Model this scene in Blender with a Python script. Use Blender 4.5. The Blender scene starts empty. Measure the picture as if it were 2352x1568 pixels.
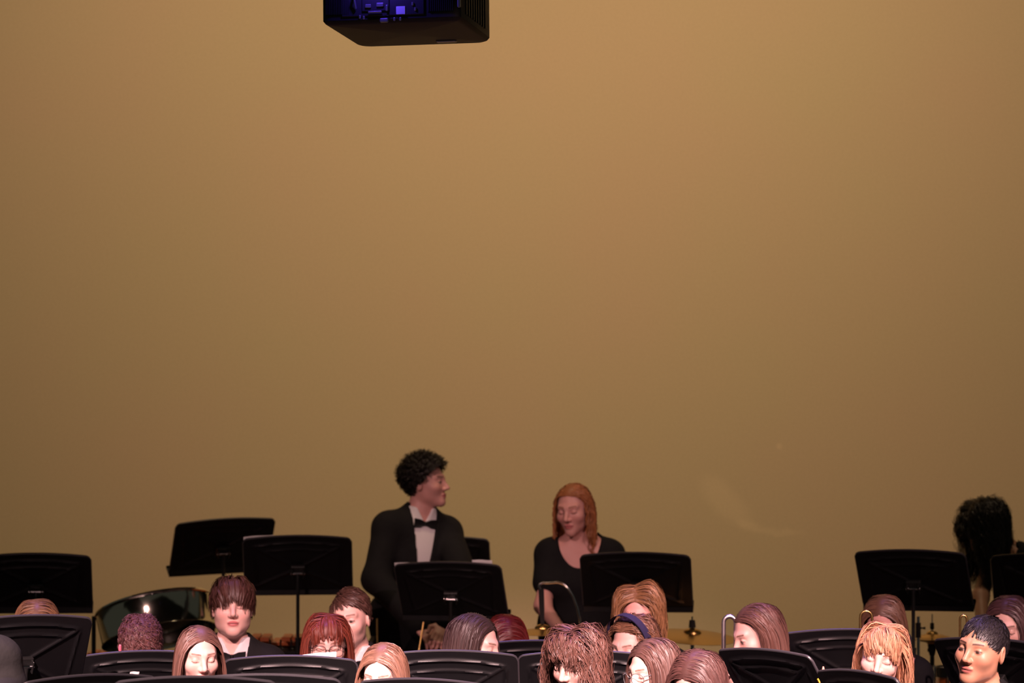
import bpy, math, random
import numpy as np
from mathutils import Matrix, Vector, Euler

SC = bpy.context.scene
COL = SC.collection
W, HPX = 2352, 1568
F = 10000.0                      # focal length in pixels (telephoto)
CAMZ = 2.085
PITCH = math.atan(104 / F)
f32 = np.float32

# ------------------------------------------------------------------ camera
cam = bpy.data.cameras.new('camera')
cam.sensor_width = 36
cam.lens = 36 * F / W
cam.clip_end = 200
camo = bpy.data.objects.new('camera', cam)
COL.objects.link(camo)
camo.location = (0, 0, CAMZ)
camo.rotation_euler = (math.pi / 2 + PITCH, 0, 0)
SC.camera = camo
cam.dof.use_dof = True
cam.dof.focus_distance = 15.9
cam.dof.aperture_fstop = 4.5


def P(px, py, D):
    """a point of the photograph at distance D along the stage axis"""
    u = (px - W / 2) / F
    v = (HPX / 2 - py) / F
    fy = math.cos(PITCH) - v * math.sin(PITCH)
    fz = math.sin(PITCH) + v * math.cos(PITCH)
    return np.array([u / fy * D, D, CAMZ + fz / fy * D])


# ------------------------------------------------------------------ materials
def srgb(r, g, b):
    def c(v):
        v /= 255.0
        return v / 12.92 if v <= .04045 else ((v + .055) / 1.055) ** 2.4
    return (c(r), c(g), c(b), 1)


def mat(name, color, rough=.5, metal=0, spec=.5, attr=False, noise=None, bump=None, sss=0, coat=0, emit=None):
    m = bpy.data.materials.new(name)
    m.use_nodes = True
    nt = m.node_tree
    b = nt.nodes['Principled BSDF']
    b.inputs['Base Color'].default_value = color if len(color) == 4 else (*color, 1)
    b.inputs['Roughness'].default_value = rough
    b.inputs['Metallic'].default_value = metal
    b.inputs['Specular IOR Level'].default_value = spec
    b.inputs['Coat Weight'].default_value = coat
    if sss:
        b.inputs['Subsurface Weight'].default_value = sss
        b.inputs['Subsurface Radius'].default_value = (1, .35, .2)
        b.inputs['Subsurface Scale'].default_value = .012
    src = None
    if attr:
        a = nt.nodes.new('ShaderNodeAttribute')
        a.attribute_name = 'col'
        src = a.outputs['Color']
    if noise:
        scale, amt = noise
        tc = nt.nodes.new('ShaderNodeTexCoord')
        n = nt.nodes.new('ShaderNodeTexNoise')
        n.inputs['Scale'].default_value = scale
        n.inputs['Detail'].default_value = 4
        nt.links.new(tc.outputs['Object'], n.inputs['Vector'])
        mr = nt.nodes.new('ShaderNodeMapRange')
        mr.inputs['To Min'].default_value = 1 - amt
        mr.inputs['To Max'].default_value = 1 + amt
        nt.links.new(n.outputs['Fac'], mr.inputs['Value'])
        mx = nt.nodes.new('ShaderNodeMix')
        mx.data_type = 'RGBA'
        mx.blend_type = 'MULTIPLY'
        mx.inputs['Factor'].default_value = 1
        if src:
            nt.links.new(src, mx.inputs['A'])
        else:
            mx.inputs['A'].default_value = color if len(color) == 4 else (*color, 1)
        nt.links.new(mr.outputs['Result'], mx.inputs['B'])
        src = mx.outputs['Result']
    if src:
        nt.links.new(src, b.inputs['Base Color'])
    if bump:
        scale, st, dist = bump
        tc = nt.nodes.new('ShaderNodeTexCoord')
        n = nt.nodes.new('ShaderNodeTexNoise')
        n.inputs['Scale'].default_value = scale
        n.inputs['Detail'].default_value = 3
        nt.links.new(tc.outputs['Object'], n.inputs['Vector'])
        bp = nt.nodes.new('ShaderNodeBump')
        bp.inputs['Strength'].default_value = st
        bp.inputs['Distance'].default_value = dist
        nt.links.new(n.outputs['Fac'], bp.inputs['Height'])
        nt.links.new(bp.outputs['Normal'], b.inputs['Normal'])
    if emit:
        b.inputs['Emission Color'].default_value = (*emit[:3], 1)
        b.inputs['Emission Strength'].default_value = emit[3]
    return m


M = {}
M['stand'] = mat('black_powder_coat', (.0042, .0042, .005), .45, spec=.35, noise=(30, .2), bump=(260, .25, .001))
M['tube'] = mat('black_tube', (.012, .012, .012), .3, coat=.2)
M['chrome'] = mat('chrome', (.75, .75, .76), .12, 1)
M['darkchrome'] = mat('pan_chrome', (.7, .68, .58), .11, 1, bump=(6, .08, .02))
M['brass'] = mat('brass', (.8, .55, .2), .3, 1)
M['silver'] = mat('silver_plate', (.88, .85, .87), .34, 1)
M['cymbal'] = mat('cymbal_bronze', (.62, .4, .14), .3, 1, bump=(120, .1, .002))
M['skin'] = mat('skin', (.8, .5, .4), .48, attr=True, sss=.12)
M['hair'] = mat('hair', (.2, .1, .05), .46, attr=True, spec=.5)
M['blackcloth'] = mat('black_cloth', (.008, .008, .009), .85, spec=.2, noise=(14, .3), bump=(40, .25, .01))
M['greycloth'] = mat('charcoal_cloth', (.022, .022, .022), .85, spec=.25, noise=(14, .25), bump=(40, .25, .01))
M['satin'] = mat('black_satin', (.006, .006, .007), .4)
M['white'] = mat('white_cotton', (.78, .75, .77), .8, spec=.2, bump=(30, .2, .004))
M['paper'] = mat('paper', (.85, .84, .84), .8, spec=.2, noise=(60, .03))
M['wood'] = mat('rosewood', (.48, .12, .035), .35, noise=(18, .35))
M['orange'] = mat('orange_lacquer', (.72, .16, .02), .25, coat=.4, noise=(10, .1))
M['plastic'] = mat('black_plastic', (.011, .009, .008), .55, noise=(40, .15), bump=(300, .15, .001))
M['panel'] = mat('projector_panel', (.02, .02, .022), .45)
M['portgrey'] = mat('port_metal', (.35, .35, .38), .35, .8)
M['portlabel'] = mat('port_label', (.75, .75, .78), .6)
M['felt'] = mat('black_felt', (.01, .01, .01), .9)
M['lens'] = mat('spectacle_rim', (.25, .24, .25), .2, .6)
M['lensdark'] = mat('dark_spectacle_rim', (.02, .015, .015), .25)
M['rubber'] = mat('pink_rubber', (.85, .16, .25), .5)
M['navy'] = mat('navy_headband', (.03, .026, .07), .6, noise=(60, .3))
M['edge'] = mat('lit_black_edge', (.035, .033, .038), .36, spec=.6)  # edge highlight put into a lighter tone than the desk coat
M['floor'] = mat('stage_floor', (.03, .022, .016), .5, noise=(4, .3))
M['drumhead'] = mat('drum_head', (.7, .69, .66), .6)
M['ceil'] = mat('dark_ceiling', (.03, .03, .03), .9, noise=(3, .1))


# ------------------------------------------------------------------ mesh helpers
def mesh_np(name, verts, faces, material, parent=None, col=None, smooth=True):
    """faces: int array (n,3|4) or a list of them"""
    if not isinstance(faces, list):
        faces = [faces]
    faces = [np.asarray(f, dtype=np.int32) for f in faces if len(f)]
    me = bpy.data.meshes.new(name)
    verts = np.asarray(verts, dtype=f32)
    me.vertices.add(len(verts))
    me.vertices.foreach_set('co', verts.ravel())
    loops = np.concatenate([f.ravel() for f in faces])
    tot = np.concatenate([np.full(len(f), f.shape[1], np.int32) for f in faces])
    start = np.concatenate([[0], np.cumsum(tot)[:-1]]).astype(np.int32)
    me.loops.add(len(loops))
    me.loops.foreach_set('vertex_index', loops)
    me.polygons.add(len(tot))
    me.polygons.foreach_set('loop_start', start)
    me.polygons.foreach_set('loop_total', tot)
    me.polygons.foreach_set('use_smooth', np.full(len(tot), smooth))
    me.update(calc_edges=True)
    if col is not None:
        a = me.color_attributes.new('col', 'FLOAT_COLOR', 'POINT')
        c4 = np.ones((len(verts), 4), f32)
        c4[:, :3] = col
        a.data.foreach_set('color', c4.ravel())
    me.validate()
    if material:
        me.materials.append(material)
    ob = bpy.data.objects.new(name, me)
    COL.objects.link(ob)
    if parent:
        ob.parent = parent
    return ob


class MB:
    """collects shapes into one mesh"""
    def __init__(self):
        self.v = []
        self.q = []
        self.t = []
        self.n = 0

    def add(self, v, q=None, t=None):
        v = np.asarray(v, float)
        if q is not None and len(q):
            self.q.append(np.asarray(q) + self.n)
        if t is not None and len(t):
            self.t.append(np.asarray(t) + self.n)
        self.v.append(v)
        self.n += len(v)
        return self

    def box(self, c, s, rot=None, bev=0.0):
        c = np.asarray(c, float)
        hx, hy, hz = np.asarray(s, float) / 2
        b = min(bev, hx * .9, hy * .9, hz * .9)
        if b <= 0:
            v = np.array([[x, y, z] for x in (-hx, hx) for y in (-hy, hy) for z in (-hz, hz)])
            q = [[0, 1, 3, 2], [4, 6, 7, 5], [0, 4, 5, 1], [2, 3, 7, 6], [0, 2, 6, 4], [1, 5, 7, 3]]
            t = []
        else:
            bm_v = []
            idx = {}
            for sx in (-1, 1):
                for sy in (-1, 1):
                    for sz in (-1, 1):
                        idx[sx, sy, sz, 0] = len(bm_v); bm_v.append([sx * hx, sy * (hy - b), sz * (hz - b)])
                        idx[sx, sy, sz, 1] = len(bm_v); bm_v.append([sx * (hx - b), sy * hy, sz * (hz - b)])
                        idx[sx, sy, sz, 2] = len(bm_v); bm_v.append([sx * (hx - b), sy * (hy - b), sz * hz])
            v = np.array(bm_v)
            q = []
            t = []
            S = (-1, 1)
            for s_ in S:
                o = [(-1, -1), (1, -1), (1, 1), (-1, 1)]
                if s_ < 0:
                    o = o[::-1]
                q.append([idx[s_, a, c_, 0] for a, c_ in o])
                q.append([idx[c_, s_, a, 1] for a, c_ in o])
                q.append([idx[a, c_, s_, 2] for a, c_ in o])
            for a in S:
                for c_ in S:
                    e = [idx[-1, a, c_, 1], idx[1, a, c_, 1], idx[1, a, c_, 2], idx[-1, a, c_, 2]]
                    q.append(e if a * c_ > 0 else e[::-1])
                    e = [idx[a, -1, c_, 2], idx[a, 1, c_, 2], idx[a, 1, c_, 0], idx[a, -1, c_, 0]]
                    q.append(e if a * c_ > 0 else e[::-1])
                    e = [idx[a, c_, -1, 0], idx[a, c_, 1, 0], idx[a, c_, 1, 1], idx[a, c_, -1, 1]]
                    q.append(e if a * c_ > 0 else e[::-1])
                    for d in S:
                        e = [idx[a, c_, d, 0], idx[a, c_, d, 1], idx[a, c_, d, 2]]
                        t.append(e if a * c_ * d > 0 else e[::-1])
        if rot is not None:
            v = v @ np.asarray(rot).T
        return self.add(v + c, q, t)

    def tube(self, pts, r, n=12, cap=True, closed=False):
        pts = np.asarray(pts, float)
        m = len(pts)
        r = np.broadcast_to(np.asarray(r, float), (m,))
        if closed:
            tan = np.roll(pts, -1, 0) - np.roll(pts, 1, 0)
        else:
            tan = np.gradient(pts, axis=0)
        tan /= np.linalg.norm(tan, axis=1)[:, None] + 1e-12
        up = np.array([0, 0, 1.0])
        if abs(tan[0] @ up) > .9:
            up = np.array([0, 1.0, 0])
        a = np.cross(tan[0], up)
        a /= np.linalg.norm(a)
        V = []
        for i in range(m):
            a = a - tan[i] * (a @ tan[i])
            a /= np.linalg.norm(a)
            b = np.cross(tan[i], a)
            th = np.arange(n) * 2 * math.pi / n
            V.append(pts[i] + r[i] * (np.cos(th)[:, None] * a + np.sin(th)[:, None] * b))
        V = np.concatenate(V)
        q = []
        for i in range(m if closed else m - 1):
            i2 = (i + 1) % m
            for k in range(n):
                k2 = (k + 1) % n
                q.append([i * n + k, i * n + k2, i2 * n + k2, i2 * n + k])
        t = []
        if cap and not closed:
            V = np.vstack([V, pts[0], pts[-1]])
            for k in range(n):
                k2 = (k + 1) % n
                t.append([len(V) - 2, k2, k])
                t.append([len(V) - 1, (m - 1) * n + k, (m - 1) * n + k2])
        return self.add(V, q, t)

    def lathe(self, prof, n=48, origin=(0, 0, 0), rot=None):
        prof = np.asarray(prof, float)
        th = np.arange(n) * 2 * math.pi / n
        V = np.concatenate([np.stack([r * np.cos(th), r * np.sin(th), np.full(n, z)], 1) for r, z in prof])
        q = []
        for i in range(len(prof) - 1):
            for k in range(n):
                k2 = (k + 1) % n
                q.append([i * n + k, i * n + k2, (i + 1) * n + k2, (i + 1) * n + k])
        if rot is not None:
            V = V @ np.asarray(rot).T
        return self.add(V + np.asarray(origin), q)

    def build(self, name, material, parent=None, smooth=True):
        ob = mesh_np(name, np.concatenate(self.v), [np.concatenate(x) for x in (self.q, self.t) if x], material, parent, smooth=smooth)
        if smooth:
            try:
                ob.data.set_sharp_from_angle(angle=math.radians(38))
            except Exception:
                pass
        return ob


def tag(o, label=None, cat=None, group=None, kind=None):
    if label:
        o['label'] = label
    if cat:
        o['category'] = cat
    if group:
        o['group'] = group
    if kind:
        o['kind'] = kind
    return o


def empty(name, loc, label, cat, group=None, rz=0):
    o = bpy.data.objects.new(name, None)
    o.empty_display_size = .1
    COL.objects.link(o)
    o.location = tuple(loc)
    o.rotation_euler = (0, 0, rz)
    return tag(o, label, cat, group)


def children(o):
    return [c for c in bpy.data.objects if c.parent == o]


def copy_tree(o, parent=None):
    c = o.copy()
    COL.objects.link(c)
    if parent:
        c.parent = parent
    for ch in children(o):
        copy_tree(ch, c)
    return c


def rotz(a):
    c, s = math.cos(a), math.sin(a)
    return np.array([[c, -s, 0], [s, c, 0], [0, 0, 1.0]])


def rotx(a):
    c, s = math.cos(a), math.sin(a)
    return np.array([[1.0, 0, 0], [0, c, -s], [0, s, c]])


def roty(a):
    c, s = math.cos(a), math.sin(a)
    return np.array([[c, 0, s], [0, 1.0, 0], [-s, 0, c]])


def align_z(d):
    d = np.asarray(d, float)
    d = d / np.linalg.norm(d)
    a = np.array([1.0, 0, 0]) if abs(d[0]) < .9 else np.array([0, 1.0, 0])
    x = np.cross(a, d); x /= np.linalg.norm(x)
    y = np.cross(d, x)
    return np.stack([x, y, d], 1)


# ------------------------------------------------------------------ the hall
def structure(name, ob):
    ob.name = name
    ob['kind'] = 'structure'
    return ob


WALLY = 24.2
FZ = -.12                        # main floor; the percussion stands on a low riser at z = 0
RISER = 19.0
mw = bpy.data.materials.new('painted_back_wall')
mw.use_nodes = True
nt = mw.node_tree
b = nt.nodes['Principled BSDF']
b.inputs['Roughness'].default_value = .8
b.inputs['Specular IOR Level'].default_value = .25
tc = nt.nodes.new('ShaderNodeTexCoord')
n1 = nt.nodes.new('ShaderNodeTexNoise'); n1.inputs['Scale'].default_value = .7; n1.inputs['Detail'].default_value = 3
n2 = nt.nodes.new('ShaderNodeTexNoise'); n2.inputs['Scale'].default_value = 90; n2.inputs['Detail'].default_value = 2
nt.links.new(tc.outputs['Object'], n1.inputs['Vector'])
nt.links.new(tc.outputs['Object'], n2.inputs['Vector'])
cr = nt.nodes.new('ShaderNodeValToRGB')
cr.color_ramp.elements[0].position = .3
cr.color_ramp.elements[0].color = (.62, .47, .30, 1)
cr.color_ramp.elements[1].position = .7
cr.color_ramp.elements[1].color = (.60, .49, .295, 1)
nt.links.new(n1.outputs['Fac'], cr.inputs['Fac'])
mr = nt.nodes.new('ShaderNodeMapRange')
mr.inputs['To Min'].default_value = .9; mr.inputs['To Max'].default_value = 1.1
nt.links.new(n2.outputs['Fac'], mr.inputs['Value'])
mx = nt.nodes.new('ShaderNodeMix'); mx.data_type = 'RGBA'; mx.blend_type = 'MULTIPLY'; mx.inputs['Factor'].default_value = 1
nt.links.new(cr.outputs['Color'], mx.inputs['A']); nt.links.new(mr.outputs['Result'], mx.inputs['B'])
cur = mx.outputs['Result']


def scuff(cur, px, py, rx, ry, rotdeg, amt, ring=False):
    """a pale scuff rubbed into the paint, in wall coordinates (metres)"""
    c = P(px, py, WALLY)
    mp = nt.nodes.new('ShaderNodeMapping')
    mp.vector_type = 'TEXTURE'
    mp.inputs['Location'].default_value = (c[0], c[2], 0)
    mp.inputs['Rotation'].default_value = (0, 0, math.radians(rotdeg))
    mp.inputs['Scale'].default_value = (rx, ry, 1)
    cx = nt.nodes.new('ShaderNodeCombineXYZ')
    sp = nt.nodes.new('ShaderNodeSeparateXYZ')
    nt.links.new(tc.outputs['Object'], sp.inputs[0])
    nz = nt.nodes.new('ShaderNodeTexNoise'); nz.inputs['Scale'].default_value = 5
    nt.links.new(tc.outputs['Object'], nz.inputs['Vector'])
    ad = nt.nodes.new('ShaderNodeMath'); ad.operation = 'MULTIPLY_ADD'
    ad.inputs[1].default_value = .12
    nt.links.new(nz.outputs['Fac'], ad.inputs[0]); nt.links.new(sp.outputs['Z'], ad.inputs[2])
    nt.links.new(sp.outputs['X'], cx.inputs['X']); nt.links.new(ad.outputs[0], cx.inputs['Y'])
    nt.links.new(cx.outputs[0], mp.inputs['Vector'])
    ln = nt.nodes.new('ShaderNodeVectorMath'); ln.operation = 'LENGTH'
    nt.links.new(mp.outputs[0], ln.inputs[0])
    r = nt.nodes.new('ShaderNodeMapRange')
    r.interpolation_type = 'SMOOTHSTEP'
    r.inputs['From Min'].default_value = 1.15; r.inputs['From Max'].default_value = .35
    r.inputs['To Min'].default_value = 1.0; r.inputs['To Max'].default_value = 1 + amt
    nt.links.new(ln.outputs['Value'], r.inputs['Value'])
    m2 = nt.nodes.new('ShaderNodeMix'); m2.data_type = 'RGBA'; m2.blend_type = 'MULTIPLY'; m2.inputs['Factor'].default_value = 1
    nt.links.new(cur, m2.inputs['A']); nt.links.new(r.outputs['Result'], m2.inputs['B'])
    m2.clamp_result = False
    return m2.outputs['Result']


cur = scuff(cur, 1668, 1128, .22, .10, -42, .10)
cur = scuff(cur, 1722, 1180, .085, .045, -20, .10)
cur = scuff(cur, 1790, 1196, .16, .022, -5, .09)
cur = scuff(cur, 1790, 998, .022, .022, 0, .13)
nt.links.new(cur, b.inputs['Base Color'])
bp = nt.nodes.new('ShaderNodeBump'); bp.inputs['Strength'].default_value = .05; bp.inputs['Distance'].default_value = .003
nt.links.new(n2.outputs['Fac'], bp.inputs['Height']); nt.links.new(bp.outputs['Normal'], b.inputs['Normal'])

wb = MB().box((0, WALLY + .1, 4), (16, .2, 8)).build('wall_back', mw, smooth=False)
structure('wall_back', wb)
fl = MB().box((0, 14, FZ - .1), (16, 30, .2)).build('floor', M['floor'], smooth=False)
structure('floor', fl)
ri = MB().box((0, (RISER + WALLY) / 2, FZ / 2), (16, WALLY - RISER, -FZ)).build('trim_1', M['floor'], smooth=False)
structure('trim_1', ri)
ce = MB().box((0, 14, 8.1), (16, 30, .2)).build('ceiling', M['ceil'], smooth=False)
structure('ceiling', ce)

# ------------------------------------------------------------------ signed distance bodies
def smin(a, b, k):
    h = np.maximum(k - np.abs(a - b), 0) / k
    return np.minimum(a, b) - h * h * (k * .25)


def smax(a, b, k):
    return -smin(-a, -b, k)


def s_ell(x, y, z, rx, ry, rz):
    k0 = np.sqrt((x / rx) ** 2 + (y / ry) ** 2 + (z / rz) ** 2)
    k1 = np.sqrt((x / rx ** 2) ** 2 + (y / ry ** 2) ** 2 + (z / rz ** 2) ** 2) + 1e-9
    return k0 * (k0 - 1) / k1


def s_cap(x, y, z, a, b_, ra, rb):
    a = np.asarray(a, float); b_ = np.asarray(b_, float)
    d = b_ - a
    L = d @ d + 1e-12
    t = np.clip(((x - a[0]) * f32(d[0]) + (y - a[1]) * f32(d[1]) + (z - a[2]) * f32(d[2])) / f32(L), 0, 1)
    dx = x - a[0] - t * f32(d[0]); dy = y - a[1] - t * f32(d[1]); dz = z - a[2] - t * f32(d[2])
    return np.sqrt(dx * dx + dy * dy + dz * dz) - (ra + t * f32(rb - ra))


def head_sdf(x, y, z, fem=True, jaw=1.0, nose=1.0):
    ax = np.abs(x)
    d = s_ell(x, y - .018, z - .03, .075, .096, .090)
    jw = (.054 if fem else .059) * jaw
    d = smin(d, s_ell(x, y + .028, z + .045, jw, .058, .074), .05)
    d = smin(d, s_ell(x, y + .072, z + .1, .020 if fem else .024, .016, .018), .035)
    d = smin(d, s_ell(ax - .043 * jaw, y + .004, z + .062, .016, .026, .024), .03)
    d = smin(d, s_ell(ax - .042, y + .056, z + .027, .02, .02, .018), .03)
    d = smin(d, s_cap(ax, y, z, (.008, -.079, .022), (.042, -.066, .024), .010 if fem else .012, .008), .02)
    d = smax(d, -s_ell(ax - .032, y + .102, z - .002, .019, .020, .014), .014)
    d = smin(d, s_ell(ax - .0315, y + .073, z - .001, .014, .0125, .0125), .004)
    d = smin(d, s_cap(x, y, z, (0, -.082, .014), (0, -.104 - .004 * nose, -.031), .0068, .0105 * nose), .016)
    d = smin(d, s_ell(ax - .0115 * nose, y + .094, z + .036, .0085, .010, .0075), .009)
    d = smin(d, s_ell(x, y + .085, z + .062, .022, .0115, .0062), .008)
    d = smin(d, s_ell(x, y + .083, z + .0735, .018, .0115, .007), .008)
    d = smax(d, -s_ell(x, y + .0985, z + .0672, .021, .006, .0017), .003)
    er = s_ell(ax - .078 + .25 * (y - .012), y - .014, z + .004, .0085, .019, .032)
    d = smin(d, er, .01)
    d = smax(d, -s_ell(ax - .0875, y - .010, z + .002, .007, .010, .019), .006)
    return d


def head_color(q, skin, lip, brow, eyes, eyecol=(.05, .03, .02), blush=.25):
    """paint of the face itself: lips, brows, lashes, irises"""
    x, y, z = q[:, 0], q[:, 1], q[:, 2]
    ax = np.abs(x)
    c = np.tile(np.asarray(skin, float), (len(q), 1))

    def mix(m, colr):
        m = np.clip(m, 0, 1)[:, None]
        c[:] = c * (1 - m) + np.asarray(colr) * m
    fr = (y < -.045)
    bl = np.exp(-((ax - .042) ** 2 + (z + .03) ** 2) / .018 ** 2) * fr * blush
    mix(bl, np.asarray(skin) * np.array([1.02, .68, .66]))
    li = 1 - np.sqrt((x / .0255) ** 2 + ((z + .067) / .0125) ** 2)
    mix(np.clip(li * 5, 0, 1) * (y < -.07), lip)
    ml = 1 - np.sqrt((x / .024) ** 2 + ((z + .0672) / .0026) ** 2)
    mix(np.clip(ml * 3, 0, 1) * .7 * (y < -.07), np.asarray(lip) * .35)
    bz = .0255 + .12 * (ax - .02) - 3.2 * (ax - .025) ** 2
    br = (1 - np.abs(z - bz) / .0045) * ((ax > .012) & (ax < .048)) * fr
    mix(np.clip(br * 2, 0, 1) * .85, brow)
    ex = ax - .0315
    if eyes == 'open':
        el = 1 - np.sqrt((ex / .0125) ** 2 + ((z + .001) / .0048) ** 2)
        e = np.clip(el * 6, 0, 1) * fr
        mix(e, (.32, .26, .24))
        ir = 1 - np.sqrt((ex / .0070) ** 2 + ((z + .001) / .0070) ** 2)
        mix(np.clip(ir * 6, 0, 1) * (e > .3), eyecol)
        up = 1 - np.abs(z - (.0048 - 22 * ex ** 2)) / .0022
        mix(np.clip(up * 2, 0, 1) * (np.abs(ex) < .0145) * fr * .85, (.05, .03, .025))
    else:
        lo = 1 - np.abs(z - (-.0068 + 16 * ex ** 2)) / .0024
        mix(np.clip(lo * 2, 0, 1) * (np.abs(ex) < .0155) * fr * .8, (.09, .045, .035))
        sh = 1 - np.abs(z - (.009 - 14 * ex ** 2)) / .002
        mix(np.clip(sh * 2, 0, 1) * (np.abs(ex) < .0155) * fr * .35, (.3, .12, .1))
    return c


def surface_nets(vals, xs, ys, zs):
    ins = vals < 0
    cnt = np.zeros(tuple(s - 1 for s in ins.shape), np.int8)
    sl = [slice(0, -1), slice(1, None)]
    for i in (0, 1):
        for j in (0, 1):
            for k in (0, 1):
                cnt += ins[sl[i], sl[j], sl[k]]
    act = (cnt > 0) & (cnt < 8)
    I, J, K = np.nonzero(act)
    X = [xs, ys, zs]
    pos = np.zeros((len(I), 3)); num = np.zeros(len(I))
    cor = [(i, j, k) for i in (0, 1) for j in (0, 1) for k in (0, 1)]
    for a in cor:
        for axis in range(3):
            if a[axis]:
                continue
            bb = list(a); bb[axis] = 1
            va = vals[I + a[0], J + a[1], K + a[2]].astype(float)
            vb = vals[I + bb[0], J + bb[1], K + bb[2]].astype(float)
            cr_ = (va < 0) != (vb < 0)
            t = np.where(cr_, va / np.where(cr_, va - vb, 1), 0)
            pa = np.stack([xs[I + a[0]], ys[J + a[1]], zs[K + a[2]]], 1)
            pb = np.stack([xs[I + bb[0]], ys[J + bb[1]], zs[K + bb[2]]], 1)
            pos += (pa + t[:, None] * (pb - pa)) * cr_[:, None]
            num += cr_
    V = pos / np.maximum(num, 1)[:, None]
    vid = np.full(cnt.shape, -1, np.int32)
    vid[I, J, K] = np.arange(len(I))
    faces = []
    for axis in range(3):
        o1, o2 = [(1, 2), (2, 0), (0, 1)][axis]
        s0 = [slice(None)] * 3; s1 = [slice(None)] * 3
        s0[axis] = slice(0, -1); s1[axis] = slice(1, None)
        for o in (o1, o2):
            s0[o] = slice(1, -1); s1[o] = slice(1, -1)
        A = ins[tuple(s0)]; B = ins[tuple(s1)]
        E = np.nonzero(A != B)
        e = np.stack(E, 1)
        for o in (o1, o2):
            e[:, o] += 1
        if not len(e):
            continue

        def cell(d1, d2):
            c = e.copy(); c[:, o1] += d1; c[:, o2] += d2
            return vid[c[:, 0], c[:, 1], c[:, 2]]
        q = np.stack([cell(-1, -1), cell(0, -1), cell(0, 0), cell(-1, 0)], 1)
        fl_ = A[E]
        q[~fl_] = q[~fl_][:, ::-1]
        faces.append(q)
    return V, np.concatenate(faces)


def axis_grid(lo, hi, step, fine):
    """coordinates from lo to hi at step, with finer intervals [(a, b, s)]"""
    pts = [lo]
    x = lo
    while x < hi:
        s = step
        for a, b_, fs in fine:
            if a - 1e-6 <= x < b_:
                s = min(s, fs)
            elif x < a < x + s:
                s = min(s, max(a - x, fs))
        x += s
        pts.append(x)
    return np.array(pts, f32)


def eval_prims(prims, xs, ys, zs, off=0.0, big=.3):
    D = np.full((len(xs), len(ys), len(zs)), f32(big), f32)
    for pr in prims:
        k = pr.get('k', .05)
        m = k + .03 + max(off, 0)
        if pr['t'] == 'cap':
            a, b_ = np.asarray(pr['a']), np.asarray(pr['b'])
            r = max(pr['ra'], pr['rb'])
            lo = np.minimum(a, b_) - r - m; hi = np.maximum(a, b_) + r + m
        else:
            r = max(pr['r'])
            lo = np.asarray(pr['c']) - r - m; hi = np.asarray(pr['c']) + r + m
        i0, i1 = np.searchsorted(xs, [lo[0], hi[0]])
        j0, j1 = np.searchsorted(ys, [lo[1], hi[1]])
        k0, k1 = np.searchsorted(zs, [lo[2], hi[2]])
        if i1 <= i0 or j1 <= j0 or k1 <= k0:
            continue
        x = xs[i0:i1, None, None]; y = ys[None, j0:j1, None]; z = zs[None, None, k0:k1]
        if pr['t'] == 'cap':
            d = s_cap(x, y, z, pr['a'], pr['b'], pr['ra'], pr['rb'])
        else:
            Mx = pr.get('M')
            c = pr['c']
            x, y, z = x - f32(c[0]), y - f32(c[1]), z - f32(c[2])
            if Mx is not None:
                Mx = np.asarray(Mx, f32)
                x, y, z = (Mx[0, 0] * x + Mx[1, 0] * y + Mx[2, 0] * z, Mx[0, 1] * x + Mx[1, 1] * y + Mx[2, 1] * z,
                           Mx[0, 2] * x + Mx[1, 2] * y + Mx[2, 2] * z)
            d = s_ell(x, y, z, *pr['r'])
        sub = D[i0:i1, j0:j1, k0:k1]
        D[i0:i1, j0:j1, k0:k1] = smin(sub, d - f32(off), k)
    return D


def cap(a, b_, ra, rb=None, k=.04):
    return dict(t='cap', a=np.asarray(a, float), b=np.asarray(b_, float), ra=ra, rb=ra if rb is None else rb, k=k)


def ell(c, r, Mx=None, k=.05):
    return dict(t='ell', c=np.asarray(c, float), r=r, M=Mx, k=k)


def bounds(prims):
    lo = np.full(3, 9.0); hi = np.full(3, -9.0)
    for pr in prims:
        if pr['t'] == 'cap':
            r = max(pr['ra'], pr['rb'])
            lo = np.minimum(lo, np.minimum(pr['a'], pr['b']) - r); hi = np.maximum(hi, np.maximum(pr['a'], pr['b']) + r)
        else:
            r = max(pr['r'])
            lo = np.minimum(lo, pr['c'] - r); hi = np.maximum(hi, pr['c'] + r)
    return lo, hi


# ------------------------------------------------------------------ hair
SKC = np.array([0, .018, .03]); SKR = np.array([.075, .096, .090])
HL_Y = [-.08, -.066, -.045, -.02, .0, .02, .05, .12]
HL_Z = [.084, .076, .062, .03, .006, -.004, -.05, -.06]


def hair_mask(q, lift=0.0):
    return q[:, 2] > np.interp(q[:, 1], HL_Y, HL_Z) + lift * (q[:, 1] < 0)


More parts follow.
